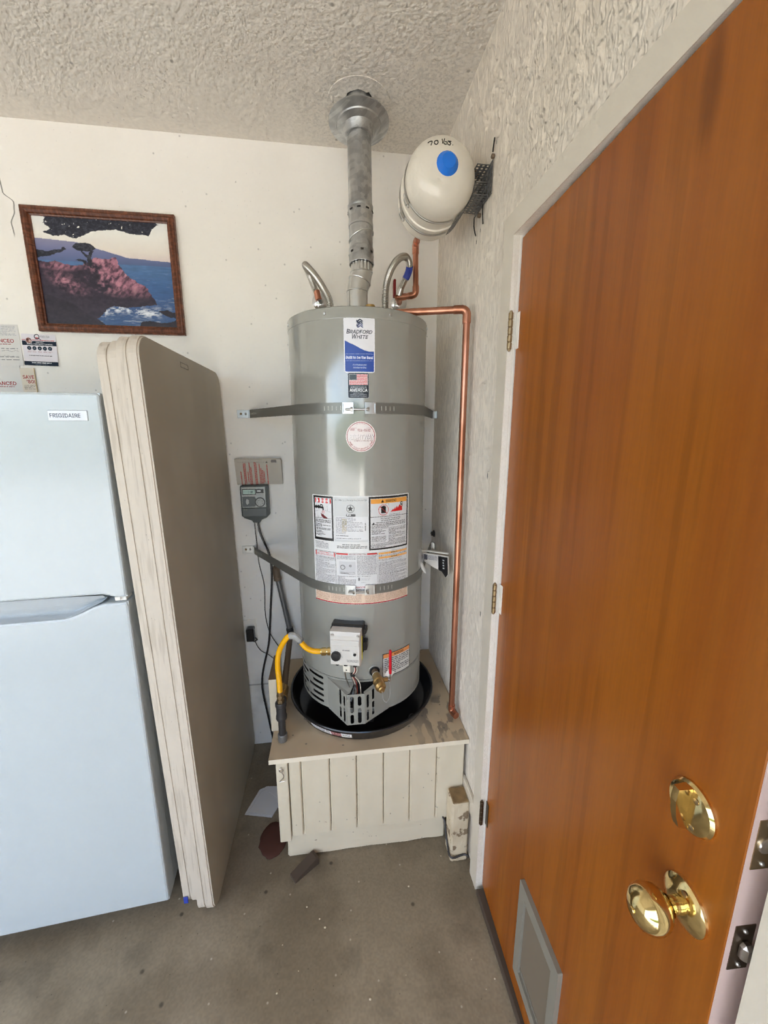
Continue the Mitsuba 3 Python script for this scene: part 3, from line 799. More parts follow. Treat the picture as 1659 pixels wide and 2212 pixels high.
pr.line([(-0.168, 0.133), (-0.150, 0.138), (-0.147, 0.137)], 0.0006, G, 3); pr.line([(-0.128, 0.139), (-0.106, 0.133)], 0.0006, G, 3); pr.line([(-0.119, 0.155), (-0.117, 0.139)], 0.0006, G, 3); pr.line([(-0.160, 0.122), (-0.155, 0.115), (-0.146, 0.113)], 0.0006, G, 3)
for i, n_ in enumerate((3, 3, 2, 2, 2)):
    y = 0.107 - sum((3, 3, 2, 2, 2)[:i]) * 0.0041 - i * 0.0022
    pr.greek(-0.168, y - n_ * 0.0041, -0.107, y, n_, K, 3, fill=0.5, full=0.6, seed=i)
pr.greek(-0.174, 0.004, -0.118, 0.029, 6, (120, 120, 122), 1, fill=0.42)
# centre
pr.text('AUTOMATIC STORAGE WATER HEATER', -0.036, 0.174, 0.0048, (84, 84, 86), 3, 0.108)
pr.circle(-0.037, 0.148, 0.0135, G, 3, 0.0118)
star = [(-0.037 + (0.011 if i % 2 == 0 else 0.0045) * math.sin(i * PI / 5), 0.148 + (0.011 if i % 2 == 0 else 0.0045) * math.cos(i * PI / 5)) for i in range(10)]
pr.poly(star, K, 3); pr.poly(rrect(0.031, 0.008, 0.002).__class__(rrect(0.031, 0.008, 0.002).exterior) if False else affinity.translate(rrect(0.031, 0.008, 0.002), -0.036, 0.126), (58, 58, 60), 3)
pr.greek(-0.049, 0.1235, -0.036, 0.1285, 1, (230, 230, 230), 4, fill=0.8)
pr.greek(-0.088, 0.062, 0.005, 0.1195, 14, (108, 108, 112), 3, fill=0.38, full=0.35, seed=5); pr.greek(-0.066, 0.066, -0.050, 0.114, 11, (176, 160, 120), 4, fill=0.5)
pr.greek(-0.088, 0.053, -0.045, 0.057, 1, K, 3); pr.greek(-0.088, 0.044, 0.0, 0.0475, 1, G, 3)
for i in range(10): pr.rect(0.010, 0.073 + i * 0.0028, 0.0145, 0.073 + i * 0.0028 + (0.0016 if i % 3 else 0.0009), K, 3)
pr.greek(-0.066, 0.0215, -0.006, 0.0265, 1, G, 2, fill=0.55); pr.greek(-0.086, 0.0105, 0.018, 0.0205, 2, G, 2, fill=0.5)
# warning panel
pr.rect(0.024, 0.004, 0.177, 0.187, K, 1); pr.rect(0.0295, 0.0095, 0.1715, 0.1805, W, 2)
pr.rect(0.031, 0.1635, 0.170, 0.179, (232, 160, 70), 3); pr.text('WARNING', 0.103, 0.167, 0.0085, (60, 36, 12), 4, 0.042, True)
pr.poly([(0.066, 0.1665), (0.077, 0.1665), (0.0715, 0.1765)], (50, 30, 10), 4)
pr.rect(0.0295, 0.1175, 0.1715, 0.119, K, 3)
pr.poly([(0.0665, 0.130), (0.0835, 0.130), (0.0835, 0.153), (0.079, 0.153), (0.078, 0.156), (0.0665, 0.153)], K, 4)
pr.circle(0.075, 0.141, 0.0185, (190, 40, 44), 5, 0.0168); pr.line([(0.062, 0.153), (0.088, 0.129)], 0.0017, (190, 40, 44), 5)
pr.line([(0.082, 0.156), (0.084, 0.162), (0.089, 0.164), (0.094, 0.160), (0.095, 0.148)], 0.0007, G, 4)
pr.poly([(0.101, 0.133), (0.112, 0.142), (0.113, 0.137), (0.119, 0.147), (0.121, 0.140), (0.127, 0.152), (0.130, 0.143), (0.137, 0.155), (0.146, 0.147), (0.152, 0.156), (0.149, 0.142), (0.150, 0.133)], (204, 30, 30), 4)
pr.circle(0.146, 0.159, 0.0055, K, 4, 0.003); pr.line([(0.140, 0.152), (0.146, 0.154), (0.151, 0.150)], 0.002, K, 5); pr.text('(Flammable Vapors)', 0.117, 0.1215, 0.0043, K, 4, 0.042)
pr.text('FIRE AND EXPLOSION HAZARD', 0.104, 0.109, 0.0044, K, 4, 0.080, True); pr.greek(0.066, 0.1025, 0.138, 0.107, 1, G, 3)
pr.poly([(0.036, 0.0935), (0.044, 0.0935), (0.040, 0.101)], K, 4)
pr.greek(0.048, 0.0955, 0.164, 0.1005, 1, G, 3, fill=0.45); pr.greek(0.033, 0.080, 0.166, 0.095, 3, G, 3, fill=0.45); pr.rect(0.033, 0.0775, 0.168, 0.0785, K, 3)
pr.greek(0.033, 0.0575, 0.083, 0.0755, 4, G, 3, fill=0.45); pr.greek(0.094, 0.0535, 0.166, 0.0755, 5, G, 3, fill=0.45, full=0.7); pr.greek(0.033, 0.031, 0.086, 0.052, 5, G, 3, fill=0.42, full=0.7); pr.greek(0.094, 0.029, 0.166, 0.052, 5, G, 3, fill=0.42, full=0.7)
pr.rect(0.031, 0.027, 0.170, 0.0278, K, 3); pr.greek(0.033, 0.0195, 0.166, 0.026, 2, G, 3, fill=0.42); pr.rect(0.0295, 0.0175, 0.1715, 0.0188, K, 3); pr.greek(0.033, 0.011, 0.160, 0.0165, 1, G, 3, fill=0.42)
# lower row
pr.rect(-0.176, -0.150, -0.092, -0.004, K, 1); pr.rect(-0.1748, -0.149, -0.0932, -0.0052, W, 2); pr.rect(-0.1735, -0.022, -0.169, -0.0065, (190, 34, 34), 3); pr.rect(-0.0985, -0.022, -0.0945, -0.0065, (190, 34, 34), 3)
pr.text('FOR YOUR SAFETY', -0.134, -0.0115, 0.0042, (190, 34, 34), 3, 0.050, True); pr.text('READ BEFORE OPERATING', -0.134, -0.0185, 0.0042, (190, 34, 34), 3, 0.066, True)
pr.greek(-0.172, -0.030, -0.096, -0.023, 2, G, 3, fill=0.4); pr.rect(-0.176, -0.0335, -0.092, -0.0325, K, 3); pr.greek(-0.172, -0.148, -0.0965, -0.036, 29, (96, 96, 98), 3, fill=0.42, full=0.75)
pr.rect(-0.0905, -0.150, 0.0525, -0.0045, (150, 150, 150), 1); pr.rect(-0.0897, -0.149, 0.0517, -0.0053, W, 2)
pr.rect(-0.0895, -0.0115, -0.048, -0.006, (186, 32, 34), 3); pr.rect(0.017, -0.0115, 0.0515, -0.006, (186, 32, 34), 3); pr.text('OPERATING INSTRUCTIONS', -0.0155, -0.0112, 0.0048, (120, 60, 60), 3, 0.060, True)
pr.greek(-0.087, -0.028, -0.022, -0.0135, 4, (96, 96, 98), 3, fill=0.4); pr.greek(-0.018, -0.083, 0.050, -0.0135, 18, (96, 96, 98), 3, fill=0.42)
pr.poly(affinity.translate(rrect(0.058, 0.046, 0.002), -0.051, -0.058), (196, 196, 198), 3); pr.circle(-0.067, -0.056, 0.0085, K, 4, 0.0065); pr.line([(-0.067, -0.056), (-0.064, -0.052)], 0.0012, K, 4); pr.circle(-0.040, -0.050, 0.004, G, 4, 0.002); pr.ring(-0.076, -0.080, -0.026, -0.073, 0.0007, G, 4); pr.greek(-0.074, -0.079, -0.03, -0.0745, 1, G, 4)
pr.greek(-0.087, -0.148, -0.022, -0.086, 16, (96, 96, 98), 3, fill=0.42, full=0.8); pr.greek(-0.018, -0.089, 0.03, -0.086, 1, G, 3)
pr.rect(-0.014, -0.103, -0.008, -0.092, (90, 90, 92), 3)
for q in range(5): pr.ring(-0.004 + q * 0.0062, -0.102, 0.0005 + q * 0.0062, -0.094, 0.0006, (120, 120, 122), 3)
pr.line([(0.012, -0.119), (0.017, -0.115), (0.020, -0.119), (0.023, -0.115), (0.027, -0.1185), (0.045, -0.1175)], 0.0008, G, 3); pr.greek(-0.004, -0.111, 0.012, -0.109, 1, G, 3)
pr.text('DANGER', -0.010, -0.130, 0.0050, (160, 40, 40), 3, 0.036, True); pr.greek(-0.028, -0.146, 0.02, -0.133, 3, G, 3)
pr.rect(0.0545, -0.150, 0.176, -0.004, (120, 120, 120), 1); pr.rect(0.0553, -0.149, 0.1752, -0.0048, W, 2)
for y in (-0.0105, -0.0255): pr.rect(0.057, y - 0.0035, 0.1738, y + 0.0035, (228, 164, 84), 3); pr.text('WARNING', 0.116, y - 0.0020, 0.0042, K, 4, 0.026, True)
pr.greek(0.057, -0.0215, 0.172, -0.015, 2, G, 3, fill=0.4); pr.greek(0.057, -0.037, 0.15, -0.030, 2, G, 3, fill=0.4)
pr.greek(0.057, -0.148, 0.173, -0.040, 26, (96, 96, 98), 3, fill=0.42, full=0.8)
for x0 in (0.0553,):
    for y in (-0.054, -0.086, -0.101): pr.rect(0.057, y, 0.173, y + 0.0005, G, 3)
pr.rect(-0.180, -0.186, 0.180, -0.1515, (222, 198, 176), 1)
for x0, x1 in ((-0.178, -0.118), (-0.115, -0.002), (0.008, 0.080), (0.083, 0.178)):
    pr.ring(x0, -0.184, x1, -0.153, 0.0006, (196, 150, 120), 2); pr.greek(x0 + 0.002, -0.183, x1 - 0.002, -0.154, 8, (168, 130, 108), 2, fill=0.4)
pr.rect(-0.181, -0.1900, 0.181, -0.1865, (172, 30, 40), 1)
pr.build(t + '__warning_label', cyl_map(-93, 1.175, RT + 0.0003), lift=0.0001, maxedge=0.012)
tag(t + '__warning_label', 'large white sheet of danger and warning notices')
# small sticker by the drain valve
pr = Print(); pr.rect(-0.064, -0.047, 0.064, 0.047, (30, 30, 34), 0); pr.rect(-0.0615, -0.0445, 0.0615, 0.0445, (208, 207, 203), 1); pr.rect(-0.0615, 0.029, 0.0615, 0.0445, (222, 146, 86), 2)
pr.text('WARNING', 0.005, 0.0325, 0.0085, (84, 40, 18), 3, 0.044, True); pr.greek(-0.057, -0.041, 0.057, 0.027, 9, (84, 84, 86), 2, fill=0.46)
pr.build(t + '__small_sticker', cyl_map(-61.5, 0.7365, RT + 0.0003), maxedge=0.012)
tag(t + '__small_sticker', 'small orange-headed warning sticker by the drain valve')
pr = Print(); pr.rect(-0.028, -0.004, 0.028, 0.004, (150, 146, 138), 0); pr.build(t + '__tape_strip', cyl_map(-58.5, 0.7925, RT + 0.0003), maxedge=0.012)
pr = Print(); pr.rect(-0.05, -0.12, 0.05, 0.12, (206, 200, 26), 0); pr.rect(-0.044, -0.01, 0.044, 0.03, (236, 236, 226), 1); pr.text('ENERGYGUIDE', 0, 0.1, 0.008, K, 1, 0.09, True); pr.greek(-0.044, -0.11, 0.044, -0.02, 10, K, 1)
pr.rect(-0.012, -0.10, 0.044, -0.075, K, 2)
pr.build(t + '__energy_label', cyl_map(-0.5, 0.905, RT + 0.0004), maxedge=0.012, bsdf='print_ink')
tag(t + '__energy_label', 'yellow energy label on the right side')

# gas control box on the tank's front
GA = -104.5
n_ = at(GA, 1, 0) - at(GA, 0, 0); ux = np.array([-n_[1], n_[0], 0]); uz = np.array([0, 0, 1.0])
GC = at(GA, RT, 0.853)


def g(m):      # local: x along the tank's skin, y up, z outwards
    return frame(m, GC, ux, uz, n_)


gk = put(t + '__gas_control', g(cat(*[trimesh.convex.convex_hull(np.array([[sx * w, y, z] for (w, y0, y1, z) in ((0.052, -0.060, 0.062, 0.022), (0.052, -0.060, 0.062, 0.066), (0.049, -0.057, 0.050, 0.072), (0.050, -0.058, 0.058, 0.050)) for sx in (-1, 1) for y in (y0, y1)]))])), 'valve_white', smooth=20)
tag(gk, 'off-white gas control valve with a black dial')
put(gk + '__back_plate', g(cat(box(-0.056, 0.056, -0.035, 0.071, -0.012, 0.030, 0.004), box(-0.060, 0.066, 0.036, 0.056, -0.006, 0.026, 0.003), box(0.05, 0.067, -0.026, 0.006, -0.006, 0.028, 0.003))), 'black_plastic', smooth=False)
put(gk + '__ridge', g(cat(box(-0.0495, 0.0495, 0.014, 0.036, 0.070, 0.0755, 0.002), box(0.0505, 0.0525, -0.05, 0.03, 0.03, 0.06))), 'valve_white', smooth=False)
put(gk + '__side_strip', g(box(0.0515, 0.0535, -0.052, 0.034, 0.034, 0.042)), 'energy_yellow', smooth=False)
put(gk + '__dial', g(move(lathe([(0.0165, 0.070), (0.0165, 0.080), (0.0145, 0.084), (0.004, 0.085), (0, 0.085)], 32), -0.0305, -0.0235)), 'black_plastic')
put(gk + '__igniter', g(cat(box(0.026, 0.042, -0.024, -0.006, 0.071, 0.0735, 0.001))), 'valve_white', smooth=False)
put(gk + '__igniter__button', g(move(cyl((0, 0, 0.072), (0, 0, 0.077), 0.005, 16), 0.034, -0.015)), 'black_plastic')
for sx in (-0.042, 0.045): put(gk + '__screw', g(move(lathe([(0.0055, 0.064), (0.0055, 0.071), (0.003, 0.073), (0, 0.073)], 14), sx, 0.051)), 'zinc')
pr = Print()
for q in range(-60, 240, 50): pr.text('A', -0.0305 + 0.0215 * math.cos(math.radians(q)), -0.0235 + 0.0215 * math.sin(math.radians(q)), 0.003, (110, 110, 112), 1) if False else pr.rect(-0.0305 + 0.0215 * math.cos(math.radians(q)) - 0.0012, -0.0235 + 0.0215 * math.sin(math.radians(q)) - 0.0006, -0.0305 + 0.0215 * math.cos(math.radians(q)) + 0.0012, -0.0235 + 0.0215 * math.sin(math.radians(q)) + 0.0006, (110, 110, 112))
pr.text('WARNING', 0.004, -0.005, 0.0048, (120, 118, 116), 1, 0.026, True); pr.greek(0.006, -0.046, 0.046, -0.036, 3, (130, 128, 126), 1, fill=0.5)
pr.build(gk + '__markings', lambda x, y, h: GC + np.outer(x, ux) + np.outer(y, uz) + np.outer(0.0722 + h, n_))
put(gk + '__plug', g(cat(box(-0.034, -0.025, -0.066, -0.054, 0.05, 0.066, 0.001), box(0.026, 0.038, -0.068, -0.054, 0.046, 0.066, 0.001), box(-0.006, 0.006, -0.064, -0.058, 0.06, 0.068))), 'black_plastic', smooth=False)
put(gk + '__connector', g(cat(box(-0.012, 0.014, -0.096, -0.068, 0.048, 0.056, 0.002), box(-0.022, -0.010, -0.066, -0.060, 0.052, 0.062, 0.001))), 'connector_white', smooth=False)
put(gk + '__connector__hole', g(move(cyl((0, 0, 0.0555), (0, 0, 0.0566), 0.0025, 10), 0.0, -0.087)), 'black_matte')
# wires down into the burner chamber
base = lambda x, y, z: GC + ux * x + uz * y + n_ * z
for (x0, x1, x2, m_, r_) in ((0.029, 0.022, 0.030, 'wire_red', 0.0016), (0.034, 0.027, 0.042, 'wire_white', 0.0016), (0.0315, 0.024, 0.036, 'black_plastic', 0.0016), (0.0265, 0.020, 0.024, 'wire_white', 0.0014)):
    put(gk + '__wire', tube(smooth_path([base(x0, -0.066, 0.056), base(x0 + 0.003, -0.085, 0.058), base(x1, -0.105, 0.052), base(x2 * 0.85, -0.135, 0.036), base(x2, -0.175, 0.020), base(x2, -0.22, 0.012)], 0.004), r_, 8), m_)
put(gk + '__wire_clip', g(box(0.014, 0.030, -0.112, -0.101, 0.045, 0.057, 0.002)), 'black_plastic', smooth=False)
for pm_ in (tube(smooth_path([base(-0.006, -0.095, 0.052), base(-0.005, -0.13, 0.040), base(0.0, -0.165, 0.026), base(0.002, -0.21, 0.016)], 0.004), 0.0023, 10), tube(smooth_path([base(0.011, -0.095, 0.052), base(0.016, -0.135, 0.034), base(0.024, -0.17, 0.022), base(0.03, -0.21, 0.012)], 0.004), 0.002, 10)): put(gk + '__pilot_tube', pm_, 'steel')

# drain valve
DAa = -83.5; dn = at(DAa, 1, 0) - at(DAa, 0, 0); dux = np.array([-dn[1], dn[0], 0]); DC = at(DAa, RT, 0.7215)


def dv(m): return frame(m, DC, dux, uz, dn)


dk = put(t + '__drain_valve', dv(cat(lathe([(0.0, 0.022), (0.0125, 0.022), (0.0125, 0.026), (0.0155, 0.030), (0.0155, 0.052), (0.019, 0.055), (0.0195, 0.066), (0.0165, 0.070), (0.0165, 0.082), (0.0185, 0.084), (0.0185, 0.094), (0.014, 0.099), (0.011, 0.103), (0.011, 0.110), (0.007, 0.112), (0, 0.112)], 28), cyl((0.012, 0, 0.058), (0.034, 0, 0.058), 0.0075, 16))), 'valve_brass', smooth=25)
tag(dk, 'brass drain valve with a red lever')
put(dk + '__nipple', dv(lathe([(0.012, -0.01), (0.012, 0.024)], 24)), 'rust_iron')
put(dk + '__collar_ring', dv(lathe([(0.0185, -0.001), (0.021, 0.0015), (0.0235, 0.0005), (0.0245, -0.002)], 32)), 'heater_enamel', smooth=True)
put(dk + '__recess', dv(lathe([(0.0, 0.0006), (0.0188, 0.0012)], 32)), 'dark_inside')
put(dk + '__seal_tape', dv(lathe([(0.0135, 0.022), (0.0135, 0.0255)], 24)), 'white_plastic')
put(dk + '__stem', dv(cat(cyl((0.033, 0, 0.058), (0.046, 0, 0.058), 0.0055, 12), hexnut((0.038, 0, 0.058), (0.043, 0, 0.058), 0.0085), box(0.040, 0.043, -0.006, 0.022, 0.052, 0.066, 0.001))), 'steel', smooth=25)
put(dk + '__lever', dv(box(0.0385, 0.0475, 0.020, 0.112, 0.052, 0.064, 0.003)), 'red_grip', smooth=False)
put(dk + '__tag', dv(frame(extrude(sg.Polygon([(-0.019, 0), (0.0, 0.018), (0.019, 0), (0.0, -0.018)]), 0.0008), [0.043, 0.016, 0.049], [1, 0.2, 0], [-0.2, 1, 0], [0, 0, 1])), 'white_plastic', smooth=False)
ch = smooth_path([(0, -0.004, 0.112), (0.002, -0.020, 0.114), (0.006, -0.038, 0.112), (0.016, -0.050, 0.108), (0.028, -0.046, 0.098), (0.036, -0.028, 0.08), (0.040, -0.010, 0.062)], 0.0034)
put(dk + '__bead_chain', dv(cat(*[trimesh.Trimesh(*(lambda s: (s.vertices + p, s.faces))(trimesh.creation.icosphere(1, 0.0014)), process=False) for p in ch])), 'zinc', smooth=True)


# ------------------------------------------------------------------ seismic straps
def tangent(P, R, side):
    d = AX - P; L = np.linalg.norm(d); b = math.atan2(d[1], d[0]); al = math.asin(R / L); q = b + side * al
    return P + math.sqrt(L * L - R * R) * np.array([math.cos(q), math.sin(q)])


def band(path, z, hh, thick=0.0016):
    """upright band along a plan path"""
    line = sg.LineString(path).buffer(thick / 2, cap_style=2, join_style=2)
    m = extrude(line, hh); m.apply_translation([0, 0, z - hh / 2]); return m


def arc_pts(a0, a1, R, n=40): return [tuple(at(q, R, 0)[:2]) for q in np.linspace(a0, a1, n)]


def strap(z, PL, PR, gap, label, hh=0.034, zinc_clamp=True):
    k = put('seismic_strap', box(PL[0] - 0.045, PL[0] + 0.012, -0.004, -0.0005, z - 0.016, z + 0.016, 0.001), 'zinc', smooth=False) if False else None
    k = 'seismic_strap' if 'seismic_strap' not in labels else 'seismic_strap_001'
    tag(k, label, 'strap', 'straps holding the water heater to the wall')
    R = RT + 0.0016
    TL, TR = tangent(PL, R, +1), tangent(PR, R, -1)
    if TL[1] > AX[1] + 0.2: TL = tangent(PL, R, -1)
    if TR[1] > AX[1] + 0.2: TR = tangent(PR, R, +1)
    aL = math.degrees(math.atan2(TL[1] - AX[1], TL[0] - AX[0])); aR = math.degrees(math.atan2(TR[1] - AX[1], TR[0] - AX[0]))
    if aL > 0: aL -= 360
    ga, gb = gap
    put(k + '__band', band([tuple(PL)] + arc_pts(aL, ga, R), z, hh), 'strap_steel', smooth=30)
    put(k + '__band', band(arc_pts(gb, aR, R) + [tuple(PR)], z, hh), 'strap_steel', smooth=30)
    put(k + '__wall_bracket', cat(box(PL[0] - 0.050, PL[0] + 0.006, -0.0035, -0.0003, z - 0.017, z + 0.017, 0.001), box(PL[0] + 0.003, PL[0] + 0.006, PL[1] - 0.012, -0.001, z - 0.017, z + 0.017)), 'zinc', smooth=False)
    for q in (-0.034, -0.014): put(k + '__wall_bracket__screw', frame(dome(0.005, 12), [PL[0] + q, -0.0033, z + 0.001], [1, 0, 0], [0, 0, 1], [0, -1, 0]), 'aged_brass' if q < -0.02 else 'steel')
    put(k + '__corner_bracket', cat(box(-0.004, -0.0003, PR[1] - 0.03, PR[1] + 0.02, z - 0.016, z + 0.016, 0.001), box(PR[0] - 0.002, -0.002, PR[1] - 0.004, PR[1] + 0.002, z - 0.016, z + 0.016, 0.001)), 'zinc', smooth=False)
    # slots pressed in the band
    sl = []
    for q in [ga - 9 - i * 3.2 for i in range(5)] + [gb + 12 + i * 3.4 for i in range(4)]:
        p, d, u = at(q, R + 0.0009, z), at(q, 1, 0) - at(q, 0, 0), np.array([-math.sin(math.radians(q)), math.cos(math.radians(q)), 0])
        sl.append(frame(box(-0.0007, 0.0007, -0.007, 0.007, -0.0004, 0.0003), p, u, [0, 0, 1.0], d))
    u2 = (TL - PL) / np.linalg.norm(TL - PL)
    for i in range(5):
        p = PL + u2 * (0.03 + 0.016 * i); nn = np.array([u2[1], -u2[0], 0]); sl.append(frame(box(-0.001, 0.001, -0.004, 0.004, -0.0004, 0.0003), [p[0] + nn[0] * 0.0009, p[1] + nn[1] * 0.0009, z], [u2[0], u2[1], 0], [0, 0, 1.0], nn))
    put(k + '__slot_marks', cat(*sl), 'strap_slot', smooth=False); tag(k + '__slot_marks', 'pale pressed slots', kind='stuff')
    for q0, q1 in ((ga - 7.5, ga + 0.5), (gb - 0.5, gb + 7.5)):
        put(k + '__clamp', cat(band(arc_pts(q0, q1, R + 0.0022, 8), z, hh + 0.001, 0.0022), band(arc_pts(q0 + (0.2 if q0 < ga - 1 and q0 < gb - 1 else 7.2), q0 + (0.6 if q0 < ga - 1 and q0 < gb - 1 else 7.6), R + 0.006, 3), z, hh - 0.006, 0.006)), 'zinc', smooth=30)
        q = q1 if q0 < gb - 1 else q0
        put(k + '__clamp__ear', band([tuple(at(q, R + 0.002, 0)[:2]), tuple(at(q, R + 0.018, 0)[:2])], z, hh * 0.8, 0.0024), 'zinc', smooth=False)
    zb = z - 0.004; b0, b1 = at(ga - 5, R + 0.012, zb), at(gb + 1.5, R + 0.012, zb)
    put(k + '__bolt', cyl(b0, b1, 0.0034, 12), 'steel')
    for q in (ga - 0.8, gb + 1.4):
        p0, p1 = at(q - 0.6, R + 0.012, zb), at(q + 0.9, R + 0.012, zb); put(k + '__bolt__nut', hexnut(p0, p1, 0.0066), 'steel', smooth=20)


strap(1.6455, np.array([-0.822, -0.012]), np.array([-0.016, -0.030]), (-98.5, -89.2), 'grey perforated steel strap around the upper part of the water heater')
strap(1.0385, np.array([-0.842, -0.012]), np.array([-0.016, -0.050]), (-99.0, -90.5), 'grey perforated steel strap across the big warning label of the water heater')

# ------------------------------------------------------------------ vent pipe
t = 'vent_pipe'
tag(t, 'galvanised metal vent pipe rising from the water heater through the ceiling', 'vent pipe')
VX, VY = -0.3535, -0.300
def vp(m):      # the upper pipe leans a little towards the back wall
    m = move(m, VX, VY); m.apply_transform(trimesh.transformations.rotation_matrix(-0.106, [1, 0, 0], [VX, VY, 2.13])); return m

put(t + '__ceiling_flange', vp(lathe([(0.0405, 2.550), (0.0455, 2.552), (0.050, 2.564), (0.056, 2.576), (0.074, 2.585), (0.076, 2.589), (0.0995, 2.5955), (0.1020, 2.597), (0.1020, 2.5995), (0.098, 2.5995), (0.075, 2.593), (0.054, 2.582), (0.046, 2.570)], 72)), 'galvanised')
pv = [(0.0400, 2.333), (0.0405, 2.335), (0.0405, 2.75)]
put(t + '__upper_pipe', vp(lathe(pv, 56)), 'galvanised')
put(t + '__upper_pipe__seam', vp(box(-0.002, 0.002, -0.0415, -0.040, 2.34, 2.58)), 'galvanised', smooth=False)
put(t + '__coupling', vp(lathe([(0.0395, 2.262), (0.0425, 2.264), (0.0428, 2.275), (0.0412, 2.278), (0.0412, 2.300), (0.0428, 2.303), (0.0428, 2.318), (0.0415, 2.322), (0.0435, 2.327), (0.0435, 2.332), (0.0415, 2.336), (0.0395, 2.336)], 56)), 'galvanised')
labels[t + '__coupling__notch'] = {'kind': 'stuff'}; labels[t + '__lower_collar__notch'] = {'kind': 'stuff'}
put(t + '__coupling__notch', vp(cat(*[frame(box(-0.006, 0.006, -0.0022, 0.0022, 0, 0.0015), [0.0425 * math.cos(q), 0.0425 * math.sin(q), 2.310], [-math.sin(q), math.cos(q), 0], [0, 0, 1]) for q in np.arange(0.3, 6.4, 0.7)])), 'black_matte', smooth=False)
put(t + '__adjustable_pipe', vp(lathe([(0.0405, 2.165), (0.0408, 2.262)], 56)), 'galvanised')
rb = [(VX + 0.0415 * math.cos(q), VY + 0.0415 * math.sin(q), 2.228 + 0.016 * math.cos(q + 0.5)) for q in np.linspace(0, 2 * PI, 60)]
put(t + '__adjustable_pipe__ridge', tube(rb, 0.0022, 8), 'bright_galv')
put(t + '__lower_collar', vp(lathe([(0.0395, 2.143), (0.0428, 2.143), (0.0432, 2.150), (0.0425, 2.157), (0.0425, 2.184), (0.0435, 2.188), (0.0425, 2.194), (0.0405, 2.196)], 56)), 'galvanised')
put(t + '__lower_collar__notch', vp(cat(*[frame(box(-0.005, 0.005, -0.003, 0.003, 0, 0.0012), [0.0424 * math.cos(q), 0.0424 * math.sin(q), 2.176], [-math.sin(q), math.cos(q), 0], [0, 0, 1]) for q in np.arange(0.2, 6.4, 0.9)])), 'black_matte', smooth=False)
cr = []
for q in np.linspace(0, 2 * PI, 37)[:-1]:
    cr.append((0.0365 + 0.0014 * (1 if int(round(q * 36 / 2 / PI)) % 2 else -1), q))
cv = np.array([[r * math.cos(q), r * math.sin(q), z] for z in (2.112, 2.160) for r, q in cr])
cf = [f for i in range(36) for f in ([i, (i + 1) % 36, 36 + (i + 1) % 36], [i, 36 + (i + 1) % 36, 36 + i])]
put(t + '__crimped_end', vp(trimesh.Trimesh(cv, cf, process=False)), 'bright_galv', smooth=False)


def gore(c0, n0, c1, n1, r, m=44):
    """pipe section between two tilted rings"""
    out = []
    for c_, nn in ((c0, n0), (c1, n1)):
        nn = np.array(nn, float); nn /= np.linalg.norm(nn); q = np.linspace(0, 2 * PI, m, endpoint=False)
        base_ = np.c_[r * np.cos(q), r * np.sin(q)]; zz = -(base_ @ nn[:2]) / nn[2]
        out.append(np.c_[base_, zz] + c_)
    V_ = np.vstack(out); F_ = [f for i in range(m) for f in ([i, (i + 1) % m, m + (i + 1) % m], [i, m + (i + 1) % m, m + i])]
    return trimesh.Trimesh(V_, F_, process=False), out


e0, e1, e2, e3 = np.array([AX[0], -0.30, 1.965]), np.array([AX[0], -0.30, 2.056]), np.array([-0.3605, -0.300, 2.090]), np.array([VX, -0.300, 2.118])
rings = []
parts_ = []
for (c0, n0, c1, n1, r) in ((e0, (0, 0, 1), e1, (0, 0, 1), 0.0362), (e1, (0.0, 0, 1), e2, (0.32, 0.1, 1), 0.0360), (e2, (0.32, 0.1, 1), e3, (0, 0, 1), 0.0368)):
    m, o = gore(c0, n0, c1, n1, r); parts_.append(m); rings.append(o[1])
put(t + '__elbow', cat(*parts_), 'bright_galv')
put(t + '__elbow__bead', cat(*[tube(np.vstack([r, r[:1]]), 0.0026, 8, False) for r in rings]), 'bright_galv')
put(t + '__draft_hood', move(lathe([(0.085, 1.947), (0.082, 1.952), (0.050, 1.960), (0.0385, 1.968), (0.0370, 1.985)], 48), AX[0], -0.30), 'bright_galv')
for q in (-150, -95, -45, 30): put(t + '__draft_hood__screw', screw_head([AX[0] + 0.037 * math.cos(math.radians(q)), -0.30 + 0.037 * math.sin(math.radians(q)), 1.988], [math.cos(math.radians(q)), math.sin(math.radians(q)), 0], 0.004), 'zinc')
put(t + '__draft_hood__flue_ring', cat(tube([(AX[0] + 0.03 * math.cos(q), -0.335 + 0.03 * math.sin(q), 1.951) for q in np.linspace(0, 2 * PI, 30)], 0.005, 8)), 'aged_brass')

# ------------------------------------------------------------------ flexible water connectors
def flexline(key, pts, label, r=0.0118):
    k = put(key, corrugated(pts, r), 'flex_steel', smooth=True)
    tag(k, label, 'pipe', 'flexible water connectors above the heater'); return k


k = flexline('flexible_connector', [(-0.462, -0.315, 1.960), (-0.466, -0.315, 1.998), (-0.469, -0.313, 2.019), (-0.481, -0.305, 2.048), (-0.501, -0.285, 2.086), (-0.523, -0.26, 2.122), (-0.543, -0.225, 2.154), (-0.551, -0.19, 2.173), (-0.550, -0.15, 2.180), (-0.540, -0.105, 2.170), (-0.528, -0.075, 2.146), (-0.519, -0.062, 2.125)], 'corrugated steel connector bending left of the vent pipe to the chrome escutcheon')
put(k + '__nut', hexnut((-0.461, -0.315, 1.9455), (-0.462, -0.315, 1.962), 0.0145), 'aged_brass', smooth=20)
put(k + '__shutoff', cat(cyl((-0.503, -0.012, 2.105), (-0.508, -0.066, 2.105), 0.012, 16)), 'chrome')
put(k + '__shutoff__valve_body', cyl((-0.509, -0.064, 2.094), (-0.517, -0.064, 2.128), 0.0128, 16), 'copper')
